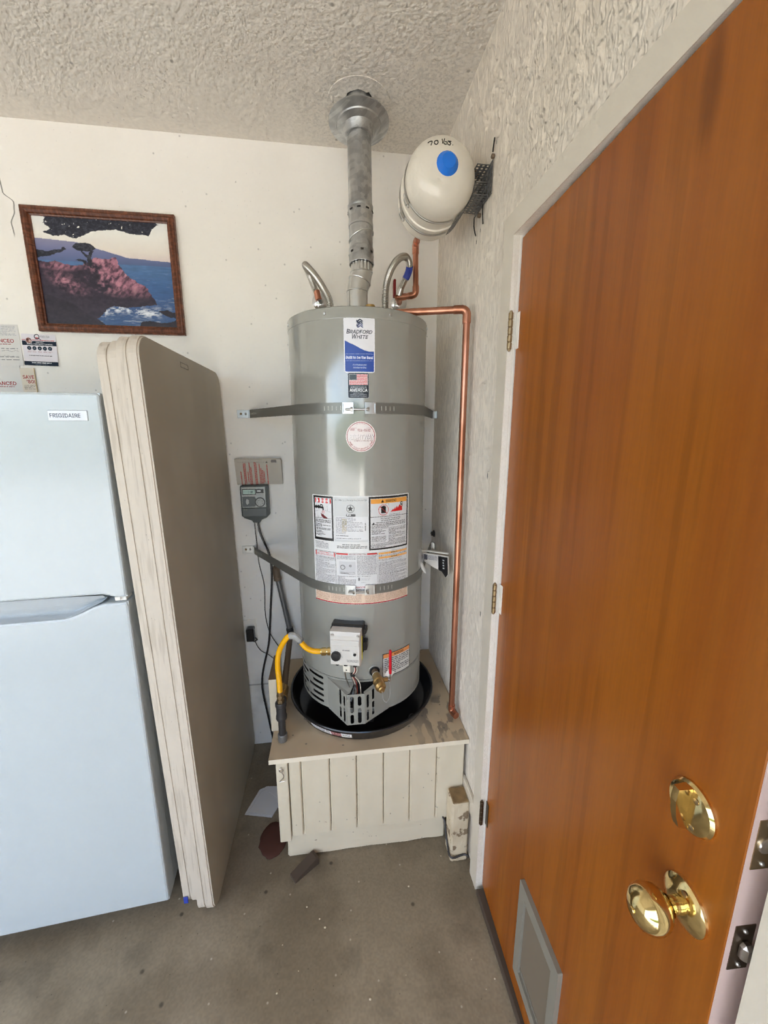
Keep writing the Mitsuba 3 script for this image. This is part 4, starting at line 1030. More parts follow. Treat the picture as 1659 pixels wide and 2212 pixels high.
put(k + '__escutcheon', frame(lathe([(0.034, 0.0005), (0.034, 0.003), (0.030, 0.008), (0.018, 0.013), (0.0125, 0.014)], 40), [-0.503, 0, 2.105], [1, 0, 0], [0, 0, 1], [0, -1, 0]), 'chrome')
P0 = [(-0.2690, -0.290, 1.960), (-0.269, -0.29, 2.012), (-0.269, -0.29, 2.049), (-0.263, -0.285, 2.094), (-0.247, -0.27, 2.14), (-0.223, -0.245, 2.181), (-0.196, -0.215, 2.209), (-0.173, -0.185, 2.22), (-0.157, -0.16, 2.211), (-0.154, -0.14, 2.191), (-0.164, -0.125, 2.167), (-0.177, -0.112, 2.14), (-0.183, -0.105, 2.125)]
k = flexline('flexible_connector', P0, 'corrugated steel connector with a blue tape arching over to the copper tee')
put(k + '__nut', hexnut((-0.269, -0.290, 1.9455), (-0.269, -0.290, 1.962), 0.0145), 'aged_brass', smooth=20)
pt = smooth_path(P0, 0.002); s_ = np.r_[0, np.cumsum(np.linalg.norm(np.diff(pt, axis=0), axis=1))]; seg = pt[(s_ > s_[-1] - 0.098) & (s_ < s_[-1] - 0.050)]
put(k + '__tape', tube(seg, 0.0134, 18), 'blue_tape')
put(k + '__end_sleeve', tube(smooth_path([(-0.181, -0.1065, 2.131), (-0.186, -0.1000, 2.112)], 0.004), 0.0138, 18), 'flex_steel')

# ------------------------------------------------------------------ copper lines
t = 'copper_supply_pipe'
tag(t, 'copper tee and riser from the wall valve up to the white expansion tank', 'pipe')
put(t + '__riser', tube(round_corners([(-0.190, -0.092, 2.107), (-0.123, -0.130, 2.1075), (-0.127, -0.130, 2.288), (-0.142, -0.333, 2.288)], 0.018, 10), 0.0108, 20), 'copper')
put(t + '__elbow', tube(round_corners([(-0.151, -0.114, 2.1073), (-0.123, -0.130, 2.1075), (-0.1237, -0.130, 2.140)], 0.018, 10), 0.0128, 20), 'copper')
put(t + '__elbow', tube(round_corners([(-0.1263, -0.130, 2.256), (-0.127, -0.130, 2.288), (-0.1293, -0.162, 2.288)], 0.018, 10), 0.0128, 20), 'copper')
put(t + '__tee', tube([(-0.171, -0.016, 2.112), (-0.188, -0.088, 2.107), (-0.191, -0.098, 2.110)], 0.0128, 18), 'copper')
put(t + '__tee__outlet', tube([(-0.184, -0.090, 2.107), (-0.160, -0.108, 2.107)], 0.0128, 18), 'copper')
put(t + '__escutcheon', frame(lathe([(0.034, 0.0005), (0.034, 0.003), (0.030, 0.008), (0.018, 0.013), (0.0125, 0.014)], 40), [-0.170, 0, 2.112], [1, 0, 0], [0, 0, 1], [0, -1, 0]), 'chrome')
put(t + '__valve_handle', box(-0.206, -0.196, -0.088, -0.062, 2.112, 2.178, 0.003), 'dark_red', smooth=False)
k = 'copper_relief_pipe'
tag(k, 'copper relief pipe dropping along the right wall beside the water heater', 'pipe')
px, py = -0.0335, -0.503
put(k + '__horizontal_run', tube([(-0.31, -0.412, 1.957), (px - 0.034, py + 0.0115, 1.957)], 0.0111, 20), 'copper')
put(k + '__elbow', tube(round_corners([(px - 0.040, py + 0.0134, 1.957), (px, py, 1.957), (px, py, 1.915)], 0.020, 12), 0.0132, 20), 'copper')
put(k + '__drop', tube([(px, py, 1.922), (px, py, 0.512)], 0.0111, 20), 'copper')
put(k + '__outlet_elbow', tube(round_corners([(px, py, 0.522), (px, py, 0.494), (px + 0.010, py - 0.030, 0.494)], 0.016, 10), 0.0132, 20), 'copper')
put(k + '__relief_valve', cat(cyl((-0.335, -0.404, 1.945), (-0.335, -0.404, 1.985), 0.016, 16), cyl((-0.335, -0.404, 1.957), (-0.30, -0.4155, 1.957), 0.0145, 16)), 'valve_brass')

# ------------------------------------------------------------------ expansion tank, axis along y, against the right wall
t = 'expansion_tank'
tag(t, 'cream white expansion tank with a blue cap hanging high in the corner', 'tank')
EX, EZ, ER = -0.1435, 2.287, 0.100


def ex(m):      # lathe about z -> axis pointing to -y (out towards the room)
    return frame(m, [EX, -0.34, EZ], [1, 0, 0], [0, 0, 1], [0, -1, 0])


prof = [(0.0, 0.012), (0.03, 0.014), (0.06, 0.022), (0.085, 0.038), (0.097, 0.056), (ER, 0.07), (ER, 0.205)]
prof += [(ER * math.cos(q) ** 0.72, 0.205 + 0.068 * math.sin(q)) for q in np.linspace(0.06, PI / 2 - 0.02, 16)] + [(0, 0.273)]
put(t + '__shell', ex(lathe(prof, 96)), 'tank_cream', smooth=40)
put(t + '__weld_band', ex(cat(*[lathe([(ER - 0.001, z - 0.0045), (ER + 0.0035, z - 0.003), (ER + 0.004, z + 0.002), (ER - 0.001, z + 0.0045)], 96) for z in (0.135,)])), 'tank_cream', smooth=40)
put(t + '__valve_cap', ex(move(lathe([(0.0305, 0.2655), (0.0305, 0.272), (0.028, 0.2745), (0.0215, 0.283), (0.019, 0.287), (0.0, 0.288)], 36), 0.002, 0.004)), 'blue_cap', smooth=25)
put(t + '__inlet', cyl((-0.1415, -0.332, 2.288), (-0.1425, -0.3285, 2.288), 0.013, 16), 'brass')
# hand-written 70 lbs. on the dome
def ex_pt(u, w):      # on the dome: u to the right, w up, from the dome's centre
    r = math.hypot(u, w); q = math.acos(min(1, (r / ER)) ** (1 / 0.72)); return np.array([EX + u, -0.34 - (0.205 + 0.068 * math.sin(q)) - 0.0006, EZ + w])


strokes = [[(-0.050, 0.058), (-0.046, 0.0605), (-0.039, 0.061), (-0.041, 0.054), (-0.043, 0.049)], [(-0.027, 0.062), (-0.032, 0.060), (-0.033, 0.052), (-0.028, 0.050), (-0.0245, 0.054), (-0.024, 0.060), (-0.027, 0.062)],
           [(-0.012, 0.066), (-0.012, 0.053)], [(-0.005, 0.068), (-0.006, 0.051), (0.000, 0.052), (0.001, 0.057), (-0.005, 0.058)], [(0.013, 0.061), (0.004, 0.0605), (0.010, 0.056), (0.008, 0.050), (0.002, 0.052)], [(0.0165, 0.051), (0.0172, 0.0513)]]
put(t + '__marker_writing', cat(*[tube(np.array([ex_pt(*p) for p in (smooth_path(np.c_[np.array(s), np.zeros(len(s))], 0.0015)[:, :2] if len(s) > 2 else np.linspace(s[0], s[1], 8))]), 0.0011, 6) for s in strokes]), 'black_matte')
labels[t + '__marker_writing'] = {'label': 'black handwritten weight', 'kind': 'stuff'}
# bands of the tank hanger
k = 'tank_hanger'
tag(k, 'perforated black steel hanger strapping the expansion tank to the right wall', 'bracket')
def hoop(z, r, m_):
    a_ = np.radians(np.linspace(-40, 330 - 40 - 0, 120)); P = [ex_local(r, q, z) for q in a_]; return tube(P, m_, 8)
def ex_local(r, q, z): return np.array([EX + r * math.cos(q), -0.34 - z, EZ + r * math.sin(q)])
for z in (0.182, 0.105):
    P = [ex_local(ER + 0.0015, q, z) for q in np.radians(np.linspace(-62, -320, 90))]
    put(k + '__band', cat(tube(P, 0.0022, 8), trimesh.Trimesh(*(lambda n: (np.vstack([[ex_local(ER + 0.0012, q, z + o) for o in (-0.006, 0.006)] for q in np.radians(np.linspace(-62, -320, n))]), [f for i in range(n - 1) for f in ([2 * i, 2 * i + 1, 2 * i + 3], [2 * i, 2 * i + 3, 2 * i + 2])]))(90), process=False)), 'steel')
    q = math.radians(-152); o = ex_local(ER + 0.006, q, z)
    put(k + '__clamp_screw', cat(frame(box(-0.006, 0.006, -0.009, 0.009, -0.004, 0.006, 0.001), o, [0, -1, 0], [-math.sin(q), 0, math.cos(q)], [math.cos(q), 0, math.sin(q)]), cyl(o + [0.006, 0, -0.016], o + [-0.008, 0, 0.020], 0.0032, 10)), 'steel', smooth=20)
# perforated plates between tank and wall
def perforated(L, H, nx, ny, hx, hy, t_=0.0015):
    p = sg.box(0, 0, L, H); holes = [sg.box((i + 0.5) * L / nx - hx / 2, (j + 0.5) * H / ny - hy / 2, (i + 0.5) * L / nx + hx / 2, (j + 0.5) * H / ny + hy / 2) for i in range(nx) for j in range(ny)]
    return p.difference(shapely.union_all(holes)), t_


pp, t_ = perforated(0.135, 0.085, 8, 5, 0.0085, 0.0105)
m = extrude(pp, t_); put(k + '__wall_plate', frame(m, [-0.003, -0.455, 2.240], [0, -1, 0], [0, 0, 1], [-1, 0, 0]), 'grey_iron', smooth=False)
q = np.radians(np.linspace(-58, 18, 16)); q2 = q
pp, t_ = perforated((ER + 0.004) * math.radians(76), 0.120, 12, 5, 0.0062, 0.015)
put(k + '__saddle', bend(pp, t_, lambda x, y, h: np.c_[EX + (ER + 0.003 + h) * np.cos(x / (ER + 0.004) + math.radians(-58)), -0.34 - 0.085 - y, EZ + (ER + 0.003 + h) * np.sin(x / (ER + 0.004) + math.radians(-58))], 0.012), 'grey_iron', smooth=False)
for zz, w in ((2.318, 0.0015), (2.282, 0.0015), (2.250, 0.0015)):
    x0 = EX + math.sqrt(max((ER + 0.004) ** 2 - (zz - EZ) ** 2, 0))
    ph, _ = perforated(-0.003 - x0, 0.105, max(1, int((-0.003 - x0) / 0.012)), 8, 0.007, 0.0085)
    pm_ = extrude(ph, w); pm_.apply_translation([x0, -0.575 if zz > 2.3 else -0.560, zz]); put(k + '__shelf', pm_, 'zinc' if zz == 2.282 else 'grey_iron', smooth=False)
for yy_, zz_ in ((-0.592, 2.330), (-0.50, 2.225)): put(k + '__lag_screw', cyl((-0.001, yy_, zz_), (-0.010, yy_, zz_), 0.006, 6), 'rust_iron')
for pw in ([(-0.006, -0.53, 2.240), (-0.008, -0.535, 2.215), (-0.004, -0.532, 2.188)], [(-0.012, -0.475, 2.232), (-0.012, -0.475, 2.205), (-0.006, -0.478, 2.178)], [(-0.004, -0.585, 2.345), (-0.004, -0.590, 2.362), (-0.003, -0.592, 2.375)]):
    put(k + '__wire_tail', tube(smooth_path(pw, 0.004), 0.0018, 6), 'black_matte')
for o in (0, 0.008, 0.016):
    put(k + '__strap_end', tube(smooth_path([(EX + 0.088, -0.50 - o, EZ + 0.05 + o * 0.3), (EX + 0.108, -0.505 - o, EZ + 0.046), (EX + 0.122, -0.512 - o, EZ + 0.033)], 0.004), 0.0022, 8), 'rust_iron')

# ------------------------------------------------------------------ gas line
t = 'gas_pipe'
tag(t, 'old iron gas pipe slanting down the back wall to the gas cock', 'pipe')
A0, A1, A2 = np.array([-0.739, -0.040, 0.925]), np.array([-0.690, -0.045, 0.632]), np.array([-0.681, -0.425, 0.600])
put(t + '__wall_elbow', cat(tube(round_corners([(-0.744, -0.002, 0.945), (-0.742, -0.040, 0.943), (-0.735, -0.042, 0.900)], 0.018, 8), 0.0165, 18), cyl((-0.7365, -0.0415, 0.912), (-0.7345, -0.0422, 0.897), 0.0185, 18)), 'rust_iron')
put(t + '__wall_pipe', cyl(A0, A1, 0.0122, 18), 'grey_iron')
put(t + '__lower_elbow', cat(tube(round_corners([A1 + (A0 - A1) * 0.08, A1, A1 + (A2 - A1) * 0.08], 0.016, 8), 0.0165, 18)), 'black_iron')
put(t + '__floor_run', cyl(A1, A2, 0.0125, 18), 'rust_iron')
put(t + '__gas_cock', cat(cyl(A2 + [0, 0.006, 0.0], A2 + [0.001, -0.055, -0.004], 0.017, 16), cyl((-0.681, -0.455, 0.575), (-0.681, -0.455, 0.625), 0.015, 16), box(-0.686, -0.676, -0.472, -0.438, 0.623, 0.634, 0.002)), 'valve_brass')
k = 'drip_leg'
tag(k, 'black iron drip leg with a round cap hanging above the front left of the stand', 'pipe')
dx, dy = -0.6785, -0.545
put(k + '__tee', cat(lathe([(0.0, 0.562), (0.0175, 0.562), (0.019, 0.566), (0.019, 0.576), (0.0168, 0.580), (0.0168, 0.612), (0.0195, 0.616), (0.0195, 0.628), (0.018, 0.631), (0.0, 0.631)], 28)), 'black_iron')
scene[k + '__tee']['to_world'] = T().translate([dx, dy, 0])
put(k + '__branch', cyl((dx, dy + 0.010, 0.597), (-0.680, -0.478, 0.597), 0.0145, 16), 'black_iron')
put(k + '__nipple', cyl((dx, dy, 0.497), (dx, dy, 0.564), 0.0125, 20), 'black_iron')
put(k + '__cap', move(lathe([(0, 0.4685), (0.010, 0.4690), (0.0155, 0.473), (0.0168, 0.480), (0.0168, 0.500), (0.0155, 0.502), (0.0, 0.502)], 28), dx, dy), 'grey_iron')
k = 'gas_hose'
hp = [(dx, dy, 0.668), (dx - 0.001, dy, 0.72), (dx - 0.002, dy - 0.002, 0.79), (-0.671, -0.548, 0.835), (-0.652, -0.555, 0.872), (-0.633, -0.562, 0.893), (-0.615, -0.567, 0.893), (-0.600, -0.569, 0.878), (-0.582, -0.571, 0.853), (-0.558, -0.573, 0.838), (-0.530, -0.574, 0.834), (-0.518, -0.574, 0.833)]
P = smooth_path(hp, 0.0009); ss = np.r_[0, np.cumsum(np.linalg.norm(np.diff(P, axis=0), axis=1))]
put(k + '__hose', tube(P, 0.0092 + 0.0005 * np.sin(ss * 2 * PI / 0.0046) * (ss < 0.09), 16), 'yellow_hose', smooth=True)
tag(k, 'yellow coated gas hose looping from the drip leg to the gas control valve', 'gas hose')
put(k + '__nut', cat(hexnut((dx, dy, 0.629), (dx, dy, 0.643), 0.0135), cyl((dx, dy, 0.640), (dx, dy, 0.672), 0.0105, 18), hexnut((dx, dy, 0.650), (dx, dy, 0.660), 0.013)), 'aged_brass', smooth=20)
put(k + '__nut', cat(hexnut((-0.528, -0.5742, 0.8335), (-0.512, -0.5744, 0.833), 0.0135), hexnut((-0.508, -0.5745, 0.833), (-0.494, -0.5747, 0.8325), 0.0135), cyl((-0.532, -0.574, 0.834), (-0.484, -0.575, 0.832), 0.0098, 16)), 'brass', smooth=20)
i0 = np.argmin(np.linalg.norm(P - np.array([-0.632, -0.562, 0.893]), axis=1)); i1 = np.argmin(np.linalg.norm(P - np.array([-0.594, -0.57, 0.870]), axis=1))
put(k + '__tag_sleeve', tube(P[i0:i1 - 8:4], 0.0122, 12), 'clear_sleeve', smooth=False)
put(k + '__sleeve_end', tube(P[i1 - 12:i1:4], 0.0128, 14), 'grey_iron')

# ------------------------------------------------------------------ irrigation timer and its cords
t = 'irrigation_timer'
tag(t, 'dark green wall timer with a small screen and a numbered dial', 'timer')
X0, X1, Z0, Z1, YT = -0.874, -0.757, 1.196, 1.340, -0.046
body = extrude(sg.Polygon([(X0 + 0.004, Z1), (X1 - 0.004, Z1), (X1, Z1 - 0.004), (X1, Z0 + 0.010), (X1 - 0.010, Z0), (-0.795, Z0 - 0.012), (-0.798, Z0 - 0.022), (-0.826, Z0 - 0.022), (-0.832, Z0 - 0.012), (X0 + 0.010, Z0), (X0, Z0 + 0.010), (X0, Z1 - 0.004)]), 0.044)
put(t + '__case', frame(body, [0, -0.0005, 0], [1, 0, 0], [0, 0, 1], [0, -1, 0]), 'timer_green', smooth=False)
put(t + '__face', box(X0 + 0.005, X1 - 0.010, YT - 0.0012, YT + 0.004, 1.243, Z1 - 0.006, 0.001), 'timer_face', smooth=False)
put(t + '__screen_bezel', box(X0 + 0.009, X0 + 0.067, YT - 0.0024, YT, 1.300, 1.326, 0.0008), 'black_plastic', smooth=False)
put(t + '__screen', box(X0 + 0.012, X0 + 0.064, YT - 0.0030, YT, 1.303, 1.323), 'lcd', smooth=False)
pr = Print(); tm = plane_map((0, YT - 0.0034, 0), (1, 0, 0), (0, 0, 1))
pr.text('2', -0.839, 1.3075, 0.010, (110, 130, 126), 0, 0.004, True, 0.2); pr.text('PM', -0.827, 1.3075, 0.010, (60, 78, 76), 0, 0.010, True, 0.2); pr.rect(-0.815, 1.318, -0.813, 1.320, K, 0)
pr.build(t + '__screen__digits', tm); pr = Print()
pr.rect(-0.806, 1.307, -0.774, 1.325, (16, 18, 20), 0); pr.greek(-0.802, 1.311, -0.778, 1.320, 1, (210, 212, 212), 1, fill=0.75, seed=3); pr.greek(-0.806, 1.297, -0.774, 1.302, 1, (150, 152, 152), 0)
pr.build(t + '__brand_plate', tm); pr = Print()
pr.greek(-0.863, 1.231, -0.841, 1.236, 1, (120, 124, 110), 0, fill=0.7)
pr.build(t + '__lettering', tm)
ped = extrude(sg.Polygon([(X0 + 0.008, 1.247), (X0 + 0.060, 1.247), (X0 + 0.066, 1.258), (X0 + 0.066, 1.281), (X0 + 0.060, 1.292), (X0 + 0.008, 1.292)]), 0.003)
put(t + '__keypad', frame(ped, [0, YT, 0], [1, 0, 0], [0, 0, 1], [0, -1, 0]), 'timer_grey', smooth=False)
for i, q in enumerate((45, 135, 225, 315)):
    w = sg.Point(X0 + 0.043, 1.2695).buffer(0.021, quad_segs=10).difference(sg.Point(X0 + 0.043, 1.2695).buffer(0.0085)).intersection(sg.Polygon([(X0 + 0.043 + 0.0012, 1.2695)] + [(X0 + 0.043 + 0.05 * math.cos(math.radians(q + o)), 1.2695 + 0.05 * math.sin(math.radians(q + o))) for o in (-42, 0, 42)])) if False else sg.Point(X0 + 0.043, 1.2695).buffer(0.0205, quad_segs=10).difference(sg.Point(X0 + 0.043, 1.2695).buffer(0.0085)).intersection(sg.Polygon([(X0 + 0.043, 1.2695)] + [(X0 + 0.043 + 0.05 * math.cos(math.radians(q - 45 + o)), 1.2695 + 0.05 * math.sin(math.radians(q - 45 + o))) for o in (-41, 0, 41)]))
    put(t + '__keypad__key', frame(extrude(w, 0.002), [0, YT - 0.003, 0], [1, 0, 0], [0, 0, 1], [0, -1, 0]), 'timer_face' if i == 2 else 'timer_grey', smooth=False)
DXc, DZc = -0.7915, 1.2665
put(t + '__dial', frame(lathe([(0.0215, 0), (0.0215, 0.004), (0.0205, 0.006), (0.0182, 0.006), (0.0178, 0.0045)], 36), [DXc, YT, DZc], [1, 0, 0], [0, 0, 1], [0, -1, 0]), 'black_plastic')
put(t + '__dial__knob', frame(lathe([(0.0178, 0), (0.0178, 0.0052), (0.0165, 0.0062), (0, 0.0062)], 36), [DXc, YT, DZc], [1, 0, 0], [0, 0, 1], [0, -1, 0]), 'timer_face')
pr = Print()
for s_, q in (('45', 90), ('30', 38), ('15', -22), ('2', -80), ('4', -135), ('8', 180), ('10', 130)):
    pr.text(s_, DXc + 0.0115 * math.cos(math.radians(q)), DZc - 0.002 + 0.0115 * math.sin(math.radians(q)), 0.0042, (40, 40, 42), 0, None, True)
pr.build(t + '__dial__numbers', plane_map((0, YT - 0.0066, 0), (1, 0, 0), (0, 0, 1)))
put(t + '__door', box(X0 + 0.005, X1 - 0.010, YT - 0.0014, YT + 0.004, 1.203, 1.239, 0.001), 'timer_grey', smooth=False)
k = put('power_cord', tube(smooth_path([(-0.812, -0.022, 1.178), (-0.808, -0.022, 1.14), (-0.795, -0.020, 1.09), (-0.775, -0.016, 1.03), (-0.765, -0.014, 0.94), (-0.775, -0.013, 0.80), (-0.788, -0.014, 0.66), (-0.800, -0.016, 0.56), (-0.830, -0.02, 0.44), (-0.842, -0.02, 0.35), (-0.830, -0.02, 0.22), (-0.815, -0.018, 0.10), (-0.800, -0.03, 0.012)], 0.006), 0.0046, 10), 'black_plastic')
tag(k, 'thick black cord hanging from the timer down to the floor', 'cord')
k = put('timer_wire', tube(smooth_path([(-0.828, -0.02, 1.178), (-0.826, -0.016, 1.12), (-0.824, -0.010, 1.05), (-0.822, -0.008, 0.98), (-0.805, -0.006, 0.87), (-0.808, -0.006, 0.73), (-0.798, -0.006, 0.64), (-0.770, -0.008, 0.57), (-0.748, -0.012, 0.53), (-0.744, -0.015, 0.50)], 0.006), 0.0018, 8), 'black_plastic')
tag(k, 'thin black wire running from the timer beside the thick cord', 'cord')
k = put('outlet_wire', tube(smooth_path([(-0.862, -0.03, 0.62), (-0.858, -0.015, 0.57), (-0.835, -0.010, 0.525), (-0.800, -0.010, 0.50), (-0.772, -0.01, 0.475), (-0.750, -0.015, 0.478)], 0.006), 0.0018, 8), 'black_plastic')
tag(k, 'thin black wire curling from the wall outlet near the table', 'cord')
k = put('wall_outlet', box(-0.915, -0.853, -0.006, -0.0005, 0.575, 0.690, 0.002), 'trim_white', smooth=False); tag(k, 'white wall outlet half hidden behind the folding tables', 'outlet')
k2 = put('plug_adapter', cat(box(-0.895, -0.860, -0.045, -0.0065, 0.595, 0.660, 0.004), tube([(-0.862 + 0.014 * math.cos(q), -0.03 - 0.004 * math.sin(3 * q), 0.60 + 0.008 * math.sin(q)) for q in np.linspace(0, 2 * PI, 24)], 0.003, 8)), 'black_plastic', smooth=30); tag(k2, 'black plug adapter in the wall outlet with a tied cord', 'adapter')
# leaning card with red print above the timer
k = 'instruction_box'
q = extrude(sg.Polygon([(0, 0), (-0.016, 0.0), (-0.040, 0.112), (-0.030, 0.116), (0, 0.104)]), 0.196)
put(k, trimesh.Trimesh(np.c_[-0.890 + q.vertices[:, 2], q.vertices[:, 0] - 0.0005, 1.341 + q.vertices[:, 1]], q.faces, process=False), 'paper_grey', smooth=False)
tag(k, 'cardboard pack with red printed lines fixed above the wall timer', 'card')
pr = Print(); u = np.array([1.0, 0, 0]); w = np.array([0, -0.024, 0.112]) / np.linalg.norm([0.024, 0.112])
for i, (x0, l0, l1, dens) in enumerate(((0.020, 0.0, 0.062, .5), (0.034, 0.0, 0.098, .6), (0.040, 0.004, 0.098, .6), (0.050, 0.01, 0.060, .6), (0.058, 0.0, 0.100, .6), (0.064, 0.0, 0.082, .6), (0.080, 0.0, 0.102, .6), (0.086, 0.0, 0.100, .6), (0.100, 0.003, 0.095, .5), (0.106, 0.003, 0.075, .5), (0.112, 0.004, 0.066, .5), (0.118, 0.01, 0.060, .5), (0.132, 0.0, 0.092, .6))):
    g_ = np.random.default_rng(i); y = l0
    while y < l1:
        d_ = 0.003 + 0.007 * g_.random(); pr.rect(x0, y, x0 + 0.0042, min(y + d_, l1), (186, 92, 84), 0); y += d_ + 0.0012
pr.rect(0.01, 0.102, 0.125, 0.1028, (110, 100, 96), 0); pr.poly([(0.13, 0.100), (0.139, 0.100), (0.1345, 0.106)], (90, 84, 80), 0); pr.poly(sg.Point(0.165, 0.104).buffer(0.012).intersection(sg.box(0.14, 0.100, 0.19, 0.113)), (120, 114, 112), 0)
pr.build(k + '__print', lambda x, y, h: np.array([-0.890, -0.0170, 1.3413]) + np.outer(x, u) + np.outer(y, w) + np.outer(h + 0.0003, np.cross(u, w)), bsdf='print_matte')

# ------------------------------------------------------------------ document pouch behind the heater, on the right wall
k = 'manual_pouch'
Pm = [np.array(p) for p in ((-0.128, -0.275, 1.072), (-0.030, -0.36, 1.082))]
V = np.array([[-0.128, -0.262, 1.074], [-0.020, -0.375, 1.090], [-0.020, -0.395, 1.015], [-0.050, -0.370, 1.022], [-0.100, -0.30, 1.046], [-0.125, -0.270, 1.052]])
u = np.array([0.69, -0.724, 0.06]); u /= np.linalg.norm(u); w = np.array([0, 0, 1.0]) - u * u[2]; w /= np.linalg.norm(w); nn = np.cross(u, w)
o_ = np.array([-0.132, -0.262, 1.074])
leaf = extrude(sg.Polygon([(0, 0.006), (0.155, 0.006), (0.155, -0.066), (0.145, -0.082), (0.128, -0.060), (0.08, -0.045), (0.03, -0.022), (0, -0.012)]), 0.010)
put(k, frame(leaf, o_, u, w, nn), 'paper', smooth=False); tag(k, 'folded manual in a plastic pouch wedged between heater and right wall', 'booklet')
pr = Print(); pr.poly([(0.112, 0.003), (0.155, 0.003), (0.155, -0.066), (0.145, -0.082), (0.128, -0.060), (0.112, -0.055)], (20, 20, 22), 0)
pr.greek(0.034, -0.018, 0.108, 0.002, 5, (120, 120, 130), 0); pr.rect(0.045, -0.020, 0.060, 0.002, (90, 90, 96), 0); pr.text('MANUAL', 0.136, -0.036, 0.006, (200, 200, 200), 1, 0.036, True, 0, 'c', PI / 2) if False else pr.greek(0.132, -0.05, 0.140, -0.006, 4, (190, 190, 190), 1)
pr.build(k + '__cover', lambda x, y, h: o_ + np.outer(x, u) + np.outer(y, w) + np.outer(0.0104 + h, nn))
put(k + '__back_cover', frame(extrude(sg.Polygon([(0.005, 0.014), (0.150, 0.016), (0.150, 0.012), (0.005, 0.008)]), 0.012), o_ + nn * -0.014, u, w, nn), 'trim_white', smooth=False)
g_ = np.random.default_rng(4)
bag = trimesh.creation.icosphere(3, 1.0); bag.vertices *= [0.008, 0.014, 0.036]; bag.vertices += 0.010 * (meshkit.fbm(bag.vertices * 90, 3, 2)[:, None] - 0.5) * bag.vertices / np.linalg.norm(bag.vertices, axis=1, keepdims=True)
put(k + '__plastic_bag', move(bag, -0.134, -0.2640 - 0.09, 1.040) if False else frame(bag, [-0.138, -0.385, 1.060], [0.8, -0.2, 0.5], [0.3, 0.95, -0.1], [-0.45, 0.1, 0.88]), 'white_plastic', smooth=40)
k = 'wall_lag_bolt'
put(k, cat(cyl((-0.0004, -0.055, 1.098), (-0.006, -0.055, 1.098), 0.016, 20), hexnut((-0.006, -0.055, 1.098), (-0.016, -0.055, 1.098), 0.011)), 'black_iron', smooth=20); tag(k, 'dark bolt on the right wall above the manual pouch', 'bolt')

# ------------------------------------------------------------------ refrigerator
t = 'refrigerator'
tag(t, 'white top-freezer refrigerator at the left edge beside the folding tables', 'refrigerator')
FO, FA = np.array([-1.046, -0.721, 0.0]), math.radians(4.0)
fu = np.array([-math.cos(FA), -math.sin(FA), 0]); fn_ = np.array([math.sin(FA), -math.cos(FA), 0])      # along the front to the left, and outwards
FWid = 0.76


def fr(m):      # local: x = distance left of the right front edge, y = height, z = outwards from the door face
    v = np.array(m.vertices); w = FO + np.outer(v[:, 0], fu) + np.outer(v[:, 1], [0, 0, 1.0]) + np.outer(v[:, 2], fn_)
    return trimesh.Trimesh(w, np.array(m.faces)[:, ::-1], process=False)


put(t + '__cabinet', fr(box(0.004, FWid - 0.004, 0.045, 1.665, -0.62, -0.066, 0.003)), 'fridge_white', smooth=False)
put(t + '__gasket', fr(cat(box(0.012, FWid - 0.012, 1.135, 1.660, -0.066, -0.056), box(0.012, FWid - 0.012, 0.06, 1.085, -0.066, -0.056))), 'fridge_grey', smooth=False)


def door_block(outline, depth, c=0.006):
    """door slab with an eased front edge from a front outline"""
    p = sg.Polygon(outline); rings_ = [(-0.056, 0.0), (-c, 0.0), (-c * 0.35, c * 0.25), (0.0, c)]
    ps = [p.buffer(-o, join_style=1, quad_segs=4) if o else p for _, o in rings_]
    m = extrude(p, depth - c); m.apply_translation([0, 0, -depth])
    out = [m]
    a_ = np.array(p.exterior.coords)[:-1]; n = len(a_); d_ = np.linspace(0, 1, 200, endpoint=False)
    L = [np.array([q.exterior.interpolate(f, True).coords[0] for f in d_]) for q in ps[1:]]
    for (za, A_), (zb, B_) in zip(zip([z for z, _ in rings_[1:]], L), list(zip([z for z, _ in rings_[1:]], L))[1:]):
        i = [np.argmin(np.linalg.norm(B_ - a, axis=1)) for a in A_]
        V_ = np.vstack([np.c_[A_, np.full(200, za)], np.c_[B_[i], np.full(200, zb)]]); F_ = [f for j in range(200) for f in ([j, (j + 1) % 200, 200 + (j + 1) % 200], [j, 200 + (j + 1) % 200, 200 + j])]
        out.append(trimesh.Trimesh(V_, F_, process=False))
    cap = extrude(ps[-1], 0.002); cap.apply_translation([0, 0, -0.002]); out.append(cap)
    return cat(*out)


def ez(x0, y0, x1, y1, n=10): return [(x0 + (x1 - x0) * q, y0 + (y1 - y0) * (3 * q * q - 2 * q ** 3)) for q in np.linspace(0, 1, n)]
upper = [(0.0, 1.668), (0.0, 1.1275)] + ez(0.022, 1.1275, 0.062, 1.1385)[0:] + [(FWid - 0.002, 1.1385), (FWid - 0.002, 1.668)]
lower = [(0.0, 0.058), (0.0, 1.1125), (0.045, 1.1125)] + ez(0.050, 1.1125, 0.165, 1.077, 14) + [(FWid - 0.002, 1.077), (FWid - 0.002, 0.058)]
put(t + '__freezer_door', fr(door_block(upper[::-1], 0.056)), 'fridge_white', smooth=20)
put(t + '__fridge_door', fr(door_block(lower[::-1], 0.056)), 'fridge_white', smooth=20)
